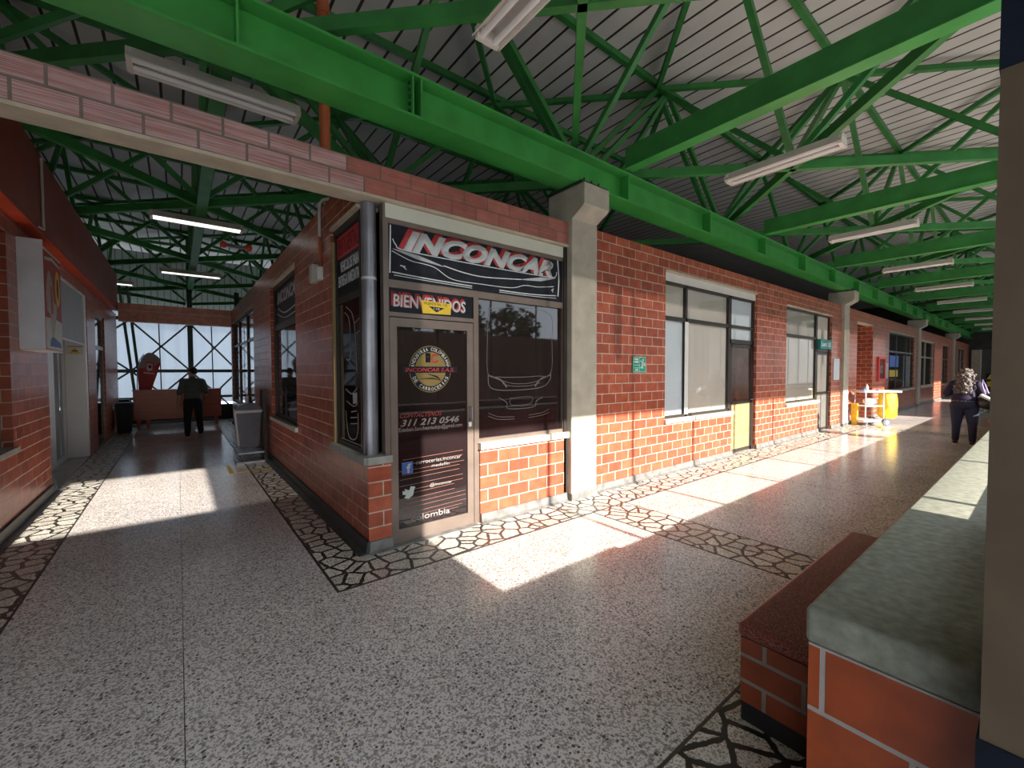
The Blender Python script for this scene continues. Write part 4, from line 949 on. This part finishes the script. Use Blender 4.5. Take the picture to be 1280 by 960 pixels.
MB().prism([(.77, .93), (1.15, .93), (1.12, 1.0), (1.0, 1.035), (.90, 1.035), (.80, 1.0)], 'y', y0 - .185, y0 + .185).build('swing_lid', M['bin_grey'], b)
MB().prism([(.745, .92), (.785, .92), (.835, .30), (.80, .30)], 'y', y0 - .12, y0 + .02).build('corner_strip', M['bin_light'], b)
MB().box(1.18, 1.22, y0 - .22, y0 - .18, .0, 1.30).box(1.18, 1.22, y0 + .18, y0 + .22, .0, 1.30).box(1.18, 1.22, y0 - .18, y0 + .18, 1.26, 1.30).box(1.175, 1.225, y0 - .18, y0 + .18, .85, .89).build('stand_back', M['dark_frame'], b)
MB().box(.76, 1.18, y0 - .23, y0 - .19, .0, .03).box(.76, 1.18, y0 + .19, y0 + .23, .0, .03).box(.76, .80, y0 - .19, y0 + .19, .0, .03).box(.78, 1.18, y0 - .2, y0 + .2, .16, .19).build('stand_foot', M['steel'], b)
MB().box(.93, .975, y0 - .01, y0 + .02, 1.03, 1.16).build('white_card', M['offwhite'], b)
tp = tag(MB().box(.60, .66, 7.95, 8.60, 0, .0025).box(.60, 1.22, 7.90, 7.96, 0, .0025).build('floor_tape', M['tape'], None, loc=(.8, 8.1, 0)), 'worn yellow tape corner stuck on the floor in front of the grey bin', 'floor tape')

# ------------------------------------------------------------------ cleaning cart (built in local axes, +x = bag end)
c = thing('cleaning_cart', 'white janitor cart with a yellow vinyl bag in the sun', 'cart')
MB().box(-.50, .22, -.22, .22, .10, .17, .02).build('base_tray', M['offwhite'], c, True)
for s in (-1, 1):
    MB().tube([(.12, s * .235, .11), (.12, s * .275, .11)], .11, 20).build('wheel', M['bin_grey'], c, True)
    MB().tube([(.12, s * .276, .11), (.12, s * .282, .11)], .05, 16).build('hub', M['offwhite'], c)
    MB().tube([(-.40, s * .17, .04), (-.40, s * .20, .04)], .04, 12).build('caster', M['bin_grey'], c)
    for x in (-.44, .08): MB().tube([(x, s * .19, .15), (x, s * .19, .96)], .018, 8).build('upright', M['bin_light'], c, True)
MB().box(-.46, .10, -.20, .20, .55, .58, .008).build('shelf', M['offwhite'], c)
MB().box(-.50, .58, -.23, .23, .95, 1.01, .02).build('top_tray', M['offwhite'], c, True)
bg = bmesh.new(); prev = None; rings = []
for k in range(9):
    z = .20 + .75 * k / 8; s_ = .165 + .03 * math.sin(PI * (1 - k / 8) * .8) - (.05 if k == 0 else 0)
    rings.append([bg.verts.new((.36 + (s_ + .012 * math.sin(5 * a * 2 * PI / 24 + k)) * math.copysign(abs(math.cos(a * 2 * PI / 24)) ** .6, math.cos(a * 2 * PI / 24)), (s_ + .012 * math.sin(7 * a * 2 * PI / 24 + k)) * math.copysign(abs(math.sin(a * 2 * PI / 24)) ** .6, math.sin(a * 2 * PI / 24)), z)) for a in range(24)])
for a, b in zip(rings, rings[1:]):
    for k in range(24): bg.faces.new((a[k], a[(k + 1) % 24], b[(k + 1) % 24], b[k]))
bg.faces.new(rings[0][::-1]); bg.faces.new(rings[-1])
mb = MB(); mb.bm.free(); mb.bm = bg; mb.build('vinyl_bag', M['yellow_bag'], c, True)
c.location = (15.92, 3.14, 0); c.rotation_euler = (0, 0, math.radians(-38))
Mc = Matrix.Translation(c.location) @ Matrix.Rotation(math.radians(-38), 4, 'Z')
def on_cart(x, y, z): return Mc @ Vector((x, y, z))
tw = MB(); tw.ball((0, 0, .10), .16, 3, (1.0, .95, .62))
for v in tw.bm.verts:
    v.co.z = max(v.co.z, 0); v.co += Vector((noise.noise(v.co * 9), noise.noise(v.co * 9 + Vector((5, 0, 0))), 0)) * .02
o = tag(tw.build('towel_pile', M['towel'], None, True), 'white bundle of cloths on the middle shelf of the janitor cart', 'cloths'); o.location = on_cart(-.18, 0, .582)
o = thing('spray_bottle', 'white spray bottle standing on the top tray of the janitor cart', 'bottle')
MB().cyl(0, 0, 0, .10, .04, 14).build('body', M['offwhite'], o, True); MB().tube([(0, 0, .10), (0, 0, .16)], [.035, .014], 12).build('neck', M['offwhite'], o, True); MB().box(-.05, .02, -.012, .012, .16, .185).build('trigger', M['offwhite'], o)
o.location = on_cart(-.25, 0, 1.012)
o = tag(MB().box(-.05, .05, -.03, .03, 0, .05, .01).build('sponge', M['strongblue'], None, True), 'blue sponge on the left end of the janitor cart tray', 'sponge'); o.location = on_cart(-.43, -.10, 1.012)
o = tag(MB().box(-.05, .05, -.03, .03, 0, .03, .01).build('blue_cloth', M['strongblue'], None, True), 'folded blue cloth in the middle of the janitor cart tray', 'cloth'); o.location = on_cart(-.02, -.1, 1.012)
o = thing('mop_bucket', 'narrow yellow bucket on the floor behind the janitor cart', 'bucket', (15.62, 3.54, 0))
taper(MB(), 0, .62, .06, .06, .075, .075, 15.62, 3.54).build('body', M['yellow_bag'], o); MB().tube([(15.555, 3.54, .61), (15.58, 3.54, .72), (15.66, 3.54, .72), (15.685, 3.54, .61)], .008, 6).build('handle', M['steel'], o)
o = tag(MB().box(15.30, 15.62, 2.86, 2.98, 0, .03, .01).build('floor_brush', M['yellow'], None, loc=(15.4, 2.92, 0)), 'yellow brush lying on the floor before the janitor cart', 'brush')

# ------------------------------------------------------------------ far end of the corridor
o = tag(MB().box(44.2, 44.7, 3.05, 3.5, 0, 3.0).build('square_column', M['column'], None, loc=(44.45, 3.3, 0)), 'pale square column at the far end of the right corridor', 'column', None, 'thing')
o = thing('yellow_warning_board', 'black and yellow warning board at the dark far end', 'sign', (43.5, 2.55, 0))
MB().box(43.5, 43.54, 2.30, 2.75, .35, 1.35).build('board', M['vinyl'], o)
MB().plate([(2.36, .95), (2.70, .95), (2.53, 1.30)], lambda u, v, d: (43.5 - d, u, v), .003).build('triangle', M['yellow'], o)
MB().plate([(2.36, .45), (2.70, .45), (2.70, .80), (2.36, .80)], lambda u, v, d: (43.5 - d, u, v), .003).build('square', M['yellow'], o)
for y in (2.35, 2.68): MB().box(43.5, 43.54, y, y + .04, 0, .36).build('leg', M['vinyl'], o)

# ------------------------------------------------------------------ people
def caps(bm, p, q, r0, r1, sx=1.0, seg=14):
    p, q = Vector(p), Vector(q); d = q - p; L = d.length
    m = d.to_track_quat('Z', 'Y').to_matrix().to_4x4()
    n = 10
    prof = []
    for i in range(5): a = -PI / 2 + PI / 2 * i / 5; prof.append((r0 * math.cos(a), r0 * math.sin(a)))
    prof += [(r0, 0), (r1, L)]
    for i in range(1, 6): a = PI / 2 * i / 5; prof.append((max(r1 * math.cos(a), 1e-4), L + r1 * math.sin(a)))
    rings = []
    for r, z in prof:
        rings.append([bm.verts.new(p + (m @ Vector((r * math.cos(2 * PI * k / seg), r * math.sin(2 * PI * k / seg), z)))) for k in range(seg)])
    for a, b in zip(rings, rings[1:]):
        for k in range(seg): bm.faces.new((a[k], a[(k + 1) % seg], b[(k + 1) % seg], b[k]))
    bm.faces.new(rings[0][::-1]); bm.faces.new(rings[-1])
def ell(bm, c, rx, ry, rz, rot=0):
    m = Matrix.Translation(c) @ Matrix.Rotation(rot, 4, 'Z') @ Matrix.Diagonal((rx, ry, rz, 1))
    bmesh.ops.create_icosphere(bm, subdivisions=3, radius=1, matrix=m)
def fuse(bm, name, m, parent, voxel, cut=None, smooth_it=4):
    bmesh.ops.recalc_face_normals(bm, faces=bm.faces)
    me = bpy.data.meshes.new('tmp'); bm.to_mesh(me); bm.free(); ob = bpy.data.objects.new('tmp', me); COL.objects.link(ob)
    r = ob.modifiers.new('r', 'REMESH'); r.mode = 'VOXEL'; r.voxel_size = voxel
    s = ob.modifiers.new('s', 'SMOOTH'); s.iterations = smooth_it; s.factor = .5
    dg = bpy.context.evaluated_depsgraph_get(); dg.update()
    out = bpy.data.meshes.new_from_object(ob.evaluated_get(dg)); bpy.data.objects.remove(ob); bpy.data.meshes.remove(me)
    if cut:
        b2 = bmesh.new(); b2.from_mesh(out)
        for co, no in cut:
            bmesh.ops.bisect_plane(b2, geom=b2.verts[:] + b2.edges[:] + b2.faces[:], plane_co=co, plane_no=no, clear_outer=True)
        b2.to_mesh(out); b2.free()
    out.name = name; out.materials.clear(); out.materials.append(m)
    for p in out.polygons: p.use_smooth = True
    o = bpy.data.objects.new(name, out); COL.objects.link(o); o.parent = parent; OFF[o.name] = Vector(); return o
def hand(bm, wrist, d, side, curl=.5):
    """palm and five fingers; d = direction the hand points, side = thumb direction"""
    w0 = Vector(wrist); d = Vector(d).normalized(); t = Vector(side); t = (t - d * t.dot(d)).normalized(); n = d.cross(t)
    for k in range(4):
        o_ = (k - 1.5) * .021
        base = w0 + d * .085 - t * o_; caps(bm, w0 + d * .005 - t * o_ * .6, base, .016, .014, seg=8)
        L = (.070, .080, .076, .060)[k]; a = base + d * L * .45 + n * .006; b = a + (d * (1 - curl * .6) + n * curl).normalized() * L * .35; e = b + (d * (1 - curl) + n * curl * 1.3).normalized() * L * .28
        caps(bm, base, a, .0095, .009, seg=8); caps(bm, a, b, .009, .0085, seg=8); caps(bm, b, e, .0085, .0075, seg=8)
    tb = w0 + d * .025 + t * .030; tm = tb + (d * .7 + t * .6).normalized() * .038; te = tm + (d * .9 + t * .2 + n * .2).normalized() * .032
    caps(bm, w0 + d * .01 + t * .012, tb, .014, .012, seg=8); caps(bm, tb, tm, .012, .0105, seg=8); caps(bm, tm, te, .0105, .009, seg=8)
def face(bm, c, yaw, s=1.0):
    """head centred on c, looking along local +y turned by yaw"""
    R = Matrix.Rotation(yaw, 4, 'Z'); T = lambda x, y, z: Vector(c) + R @ Vector((x * s, y * s, z * s))
    m = Matrix.Translation(c) @ R
    for q, r in (((0, -.012, .022), (.074, .093, .092)), ((0, .020, -.040), (.058, .070, .070)), ((0, .055, -.085), (.030, .026, .024)), ((0, .086, .012), (.030, .018, .03))):
        bmesh.ops.create_icosphere(bm, subdivisions=3, radius=1, matrix=m @ Matrix.Translation([v * s for v in q]) @ Matrix.Diagonal((r[0] * s, r[1] * s, r[2] * s, 1)))
    caps(bm, T(0, .085, .012), T(0, .108, -.022), .010 * s, .016 * s, seg=8)                # nose
    caps(bm, T(-.020, .083, -.056), T(.020, .083, -.056), .009 * s, .009 * s, seg=8)        # lips
    for sx in (-1, 1):
        bmesh.ops.create_icosphere(bm, subdivisions=2, radius=1, matrix=m @ Matrix.Translation((sx * .074 * s, -.008 * s, -.008 * s)) @ Matrix.Diagonal((.012 * s, .020 * s, .031 * s, 1)))
        caps(bm, T(sx * .018, .086, .022), T(sx * .046, .076, .022), .009 * s, .008 * s, seg=8)  # brow

# man seen from behind; local +y is the way he walks
mn = thing('person', 'man from behind in grey green shirt and black trousers walking to the red counter', 'person')
bm = bmesh.new()
Lh, Rh = (-.095, 0, .86), (.095, .0, .86); Lk, Rk = (-.12, -.02, .47), (.11, .10, .48); La, Ra = (-.13, -.10, .09), (.14, .16, .11)
for h, k, a in ((Lh, Lk, La), (Rh, Rk, Ra)):
    caps(bm, h, k, .095, .062); caps(bm, k, a, .060, .042); caps(bm, (a[0], a[1] - .03, a[2] - .03), (a[0], a[1] + .14, a[2] - .05), .040, .032)
ell(bm, (0, 0, .93), .175, .125, .15); ell(bm, (0, 0, 1.10), .165, .12, .17); ell(bm, (0, .0, 1.27), .185, .115, .15); caps(bm, (-.15, 0, 1.365), (.15, 0, 1.365), .062, .062); caps(bm, (0, 0, 1.36), (0, .015, 1.49), .062, .056)
caps(bm, (-.19, 0, 1.36), (-.26, -.03, 1.10), .055, .043); caps(bm, (-.26, -.03, 1.10), (-.29, .03, .87), .042, .029)
hand(bm, (-.292, .033, .86), (-.05, .12, -1), (.2, 1, 0), .45)
caps(bm, (.19, 0, 1.36), (.265, -.05, 1.12), .055, .043); caps(bm, (.265, -.05, 1.12), (.27, .17, 1.03), .042, .029)
hand(bm, (.27, .175, 1.03), (-.1, 1, -.1), (-.6, .1, .8), .5)
face(bm, (0, .02, 1.585), math.radians(48))
fuse(bm, 'body', M['skin'], mn, .007, smooth_it=2)
bm = bmesh.new()
ell(bm, (0, 0, .99), .19, .14, .17); ell(bm, (0, 0, 1.12), .185, .138, .19); ell(bm, (0, 0, 1.27), .205, .13, .165); caps(bm, (-.165, 0, 1.368), (.165, 0, 1.368), .076, .076); caps(bm, (0, 0, 1.38), (0, .01, 1.45), .075, .066)
caps(bm, (-.19, 0, 1.36), (-.262, -.03, 1.09), .072, .066); caps(bm, (.19, 0, 1.36), (.267, -.05, 1.11), .072, .066)
ca = [((0, 0, .90), (0, 0, -1)), ((-.262, -.03, 1.12), (-.25, -.1, -.95)), ((.267, -.05, 1.14), (.28, -.18, -.94))]
fuse(bm, 'shirt', M['shirt'], mn, .012, [((0, 0, .90), (0, 0, -1))], 3)
bm = bmesh.new()
for h, k, a in ((Lh, Lk, La), (Rh, Rk, Ra)): caps(bm, h, k, .110, .080); caps(bm, k, (a[0], a[1], a[2] + .02), .078, .064)
ell(bm, (0, -.01, .90), .180, .135, .13)
fuse(bm, 'trousers', M['black_cloth'], mn, .012, None, 3)
for a in (La, Ra):
    bm = bmesh.new(); caps(bm, (a[0], a[1] - .035, a[2] - .035), (a[0], a[1] + .16, a[2] - .052), .050, .038)
    sh_ = fuse(bm, 'shoe', M['shoe'], mn, .012, None, 2)
    MB().box(a[0] - .045, a[0] + .045, a[1] - .085, a[1] + .19, a[2] - .09, a[2] - .068, .008).build('sole', M['sole'], sh_)
bm = bmesh.new(); Rm = Matrix.Translation((0, .02, 1.585)) @ Matrix.Rotation(math.radians(48), 4, 'Z')
bmesh.ops.create_icosphere(bm, subdivisions=4, radius=1, matrix=Rm @ Matrix.Translation((0, -.022, .034)) @ Matrix.Diagonal((.082, .096, .092, 1)))
fuse(bm, 'hair', M['hair'], mn, .010, [(Rm @ Vector((0, .03, .03)), Rm.to_3x3() @ Vector((0, .75, -.65)))], 2)
mn.location = (.28, 13.15, 0)

# woman seen from behind; local +y is the way she walks (world +x)
wo = thing('person', 'woman from behind with long curly hair, dark top and jeans walking down the corridor', 'person')
bm = bmesh.new()
Lh, Rh = (-.10, 0, .84), (.10, 0, .84); Lk, Rk = (-.115, .03, .46), (.125, -.02, .46); La, Ra = (-.125, .02, .09), (.135, -.06, .09)
for h, k, a in ((Lh, Lk, La), (Rh, Rk, Ra)):
    caps(bm, h, k, .115, .066); caps(bm, k, a, .062, .042); caps(bm, (a[0], a[1] - .03, a[2] - .03), (a[0], a[1] + .13, a[2] - .05), .038, .030)
ell(bm, (0, -.02, .90), .20, .16, .16); ell(bm, (0, 0, 1.06), .165, .13, .17); ell(bm, (0, 0, 1.22), .175, .125, .15); caps(bm, (-.13, 0, 1.31), (.13, 0, 1.31), .058, .058); caps(bm, (0, 0, 1.30), (0, .015, 1.43), .056, .05)
caps(bm, (-.175, 0, 1.30), (-.27, -.02, 1.08), .058, .048); caps(bm, (-.27, -.02, 1.08), (-.13, .20, 1.12), .046, .032)
hand(bm, (-.125, .205, 1.12), (.8, .6, .15), (0, .2, 1), .6)
caps(bm, (.175, 0, 1.30), (.265, -.02, 1.07), .058, .048); caps(bm, (.265, -.02, 1.07), (.26, .18, 1.10), .046, .032)
hand(bm, (.26, .185, 1.10), (-.1, 1, .25), (-.7, 0, .7), .8)
face(bm, (0, .025, 1.52), 0, .97)
fuse(bm, 'body', M['skin'], wo, .007, smooth_it=2)
bm = bmesh.new()
ell(bm, (0, -.01, .97), .205, .165, .15); ell(bm, (0, 0, 1.07), .187, .15, .19); ell(bm, (0, 0, 1.22), .195, .142, .165); caps(bm, (-.145, 0, 1.312), (.145, 0, 1.312), .072, .072); caps(bm, (0, 0, 1.33), (0, .01, 1.385), .07, .062)
for s in (-1, 1):
    e1 = (s * .27, -.02, 1.08) if s < 0 else (.265, -.02, 1.07); e2 = (-.15, .18, 1.118) if s < 0 else (.26, .155, 1.097)
    caps(bm, (s * .175, 0, 1.30), e1, .072, .062); caps(bm, e1, e2, .060, .044)
fuse(bm, 'top', M['navy_cloth'], wo, .012, [((0, 0, .86), (0, 0, -1))], 3)
bm = bmesh.new()
for h, k, a in ((Lh, Lk, La), (Rh, Rk, Ra)): caps(bm, h, k, .130, .080); caps(bm, k, (a[0], a[1], a[2] + .02), .076, .056)
ell(bm, (0, -.02, .88), .212, .175, .14)
fuse(bm, 'jeans', M['denim'], wo, .012, None, 3)
for a in (La, Ra):
    bm = bmesh.new(); caps(bm, (a[0], a[1] - .035, a[2] - .035), (a[0], a[1] + .15, a[2] - .052), .046, .036)
    sh_ = fuse(bm, 'shoe', M['shoe'], wo, .012, None, 2)
    MB().box(a[0] - .042, a[0] + .042, a[1] - .085, a[1] + .18, a[2] - .09, a[2] - .066, .008).build('sole', M['sole'], sh_)
bm = bmesh.new(); rnd = random.Random(3)
ell(bm, (0, -.01, 1.545), .095, .105, .098); ell(bm, (0, -.075, 1.38), .125, .075, .17); ell(bm, (0, -.115, 1.22), .115, .055, .13)
for k in range(150):
    z = rnd.uniform(1.10, 1.62); wdt = .105 if z > 1.5 else .15; x = rnd.uniform(-wdt, wdt); yy = -.10 - .06 * (1 - abs(x) / wdt) if z < 1.48 else -.085 * (1 - (x / .12) ** 2)
    bmesh.ops.create_icosphere(bm, subdivisions=2, radius=rnd.uniform(.018, .034), matrix=Matrix.Translation((x, yy, z)))
hr = fuse(bm, 'hair', M['curls'], wo, .009, [((0, .035, 1.50), (0, 1, -.15))], 1)
wo.location = (13.15, 1.12, 0); wo.rotation_euler = (0, 0, -PI / 2)

bgt = thing('shoulder_bag', 'black and white shoulder bag hanging at the right side of the walking woman', 'bag')
bm = bmesh.new(); ell(bm, (0, 0, 0), .20, .12, .16); ell(bm, (0, 0, .07), .17, .10, .12)
fuse(bm, 'body', M['bag_black'], bgt, .014, None, 4)
bm = bmesh.new(); caps(bm, (-.12, -.115, .14), (.14, -.125, -.03), .04, .03); caps(bm, (.14, -.11, -.02), (.19, -.03, .08), .03, .03)
fuse(bm, 'pale_flap', M['bag_white'], bgt, .012, None, 3)
MB().tube([(-.08, -.02, .16), (-.13, -.02, .35), (-.13, .06, .46), (-.10, .12, .36), (-.04, .05, .17)], .014, 8).build('strap', M['purple'], bgt, True)['label'] = 'purple strap'
MB().tube([(-.1, -.09, -.13), (-.09, -.10, -.2), (-.03, -.10, -.21), (0, -.09, -.15)], .010, 8).build('loop', M['bag_black'], bgt, True)
bgt.location = (13.05, .74, .93); bgt.rotation_euler = (0, 0, -PI / 2)

# ------------------------------------------------------------------ across the yard (wall, trees seen in the glass; buildings added to block sun)
struct(MB().box(1.82, 90, -12.2, -12, -.02, 3.6), 'wall_yard_outside', M['pillar'])
struct(MB().box(-16, 1.80, -16, -9, -.02, 6.35), 'wall_sun_block_outside', M['fill_white'])  # unseen building added to block the sun and bounce fill
struct(MB().box(19.9, 30.3, -11.9, -9, -.02, 8.5).box(32.6, 60, -11.9, -9, -.02, 8.5), 'wall_sun_block_outside_east', M['plaster'])  # unseen blocks added to keep sun off the far corridor
M['leaf'] = mat('leaves', rough=.7, build=noisy((.035, .075, .02), .4, 3))
M['bark'] = mat('bark', rough=.9, build=noisy((.10, .07, .05), .3, 8))
rt = random.Random(11)
for i, (x, y) in enumerate(((4.5, -15), (9.2, -15.5), (13.6, -15), (18.2, -15.5))):
    t = thing('yard_tree', 'leafy tree beyond the yard wall, number %d' % (i + 1), 'tree', (x, y, -.02), 'trees beyond the yard wall')
    t['label'] = 'leafy tree mirrored in the dark shop glass'
    MB().tube([(x, y, -.02), (x + .1, y, 2.5), (x, y, 4.2)], [.16, .12, .06], 8).build('trunk', M['bark'], t)
    lf = MB()
    for k in range(420):
        a, b_ = rt.uniform(0, 2 * PI), math.acos(rt.uniform(-1, 1)); q = rt.uniform(.5, 1)
        c_ = Vector((x + 2.0 * q * math.cos(a) * math.sin(b_), y + 1.6 * q * math.sin(a) * math.sin(b_), 4.4 + 1.7 * q * math.cos(b_)))
        d1 = Vector((rt.uniform(-1, 1), rt.uniform(-1, 1), rt.uniform(-1, 1))).normalized() * .26; d2 = d1.orthogonal().normalized() * .17
        lf.bm.faces.new([lf.bm.verts.new(c_ + v) for v in (d1, d2, -d1, -d2)])
    lf.build('foliage', M['leaf'], t)

# ------------------------------------------------------------------ light
wd = bpy.data.worlds.new('World'); scn.world = wd; wd.use_nodes = True
bgn = wd.node_tree.nodes['Background']; bgn.inputs[0].default_value = (.80, .90, 1.0, 1); bgn.inputs[1].default_value = 3.0
su = bpy.data.lights.new('sun', 'SUN'); su.energy = 12.5; su.angle = math.radians(.6); su.color = (1.0, .93, .82)
so = bpy.data.objects.new('sun', su); COL.objects.link(so)
d = Vector((0.0, 1.0, -.443)).normalized(); so.rotation_euler = d.to_track_quat('-Z', 'Y').to_euler(); so.location = (5, -30, 20)

# ------------------------------------------------------------------ camera
yaw, pitch, roll, fpx = math.radians(38.2068), math.radians(-1.7546), math.radians(-.1501), 529.87
f_ = Vector((math.sin(yaw) * math.cos(pitch), math.cos(yaw) * math.cos(pitch), math.sin(pitch))); r_ = Vector((math.cos(yaw), -math.sin(yaw), 0)); u_ = r_.cross(f_)
cr, sr = math.cos(roll), math.sin(roll); r2, u2 = r_ * cr + u_ * sr, u_ * cr - r_ * sr
cam = bpy.data.cameras.new('camera'); cam.sensor_fit = 'HORIZONTAL'; cam.sensor_width = 36; cam.lens = 36 * fpx / 1280; cam.clip_start = .02; cam.clip_end = 300
co_ = bpy.data.objects.new('camera', cam); COL.objects.link(co_)
mx = Matrix((r2, u2, -f_)).transposed().to_4x4(); mx.translation = Vector((0, 0, 1.6)); co_.matrix_world = mx
scn.camera = co_
vs = scn.view_settings; vs.view_transform = 'Standard'; vs.look = 'None'; vs.gamma = 1; vs.exposure = 0.42; vs.use_curve_mapping = False
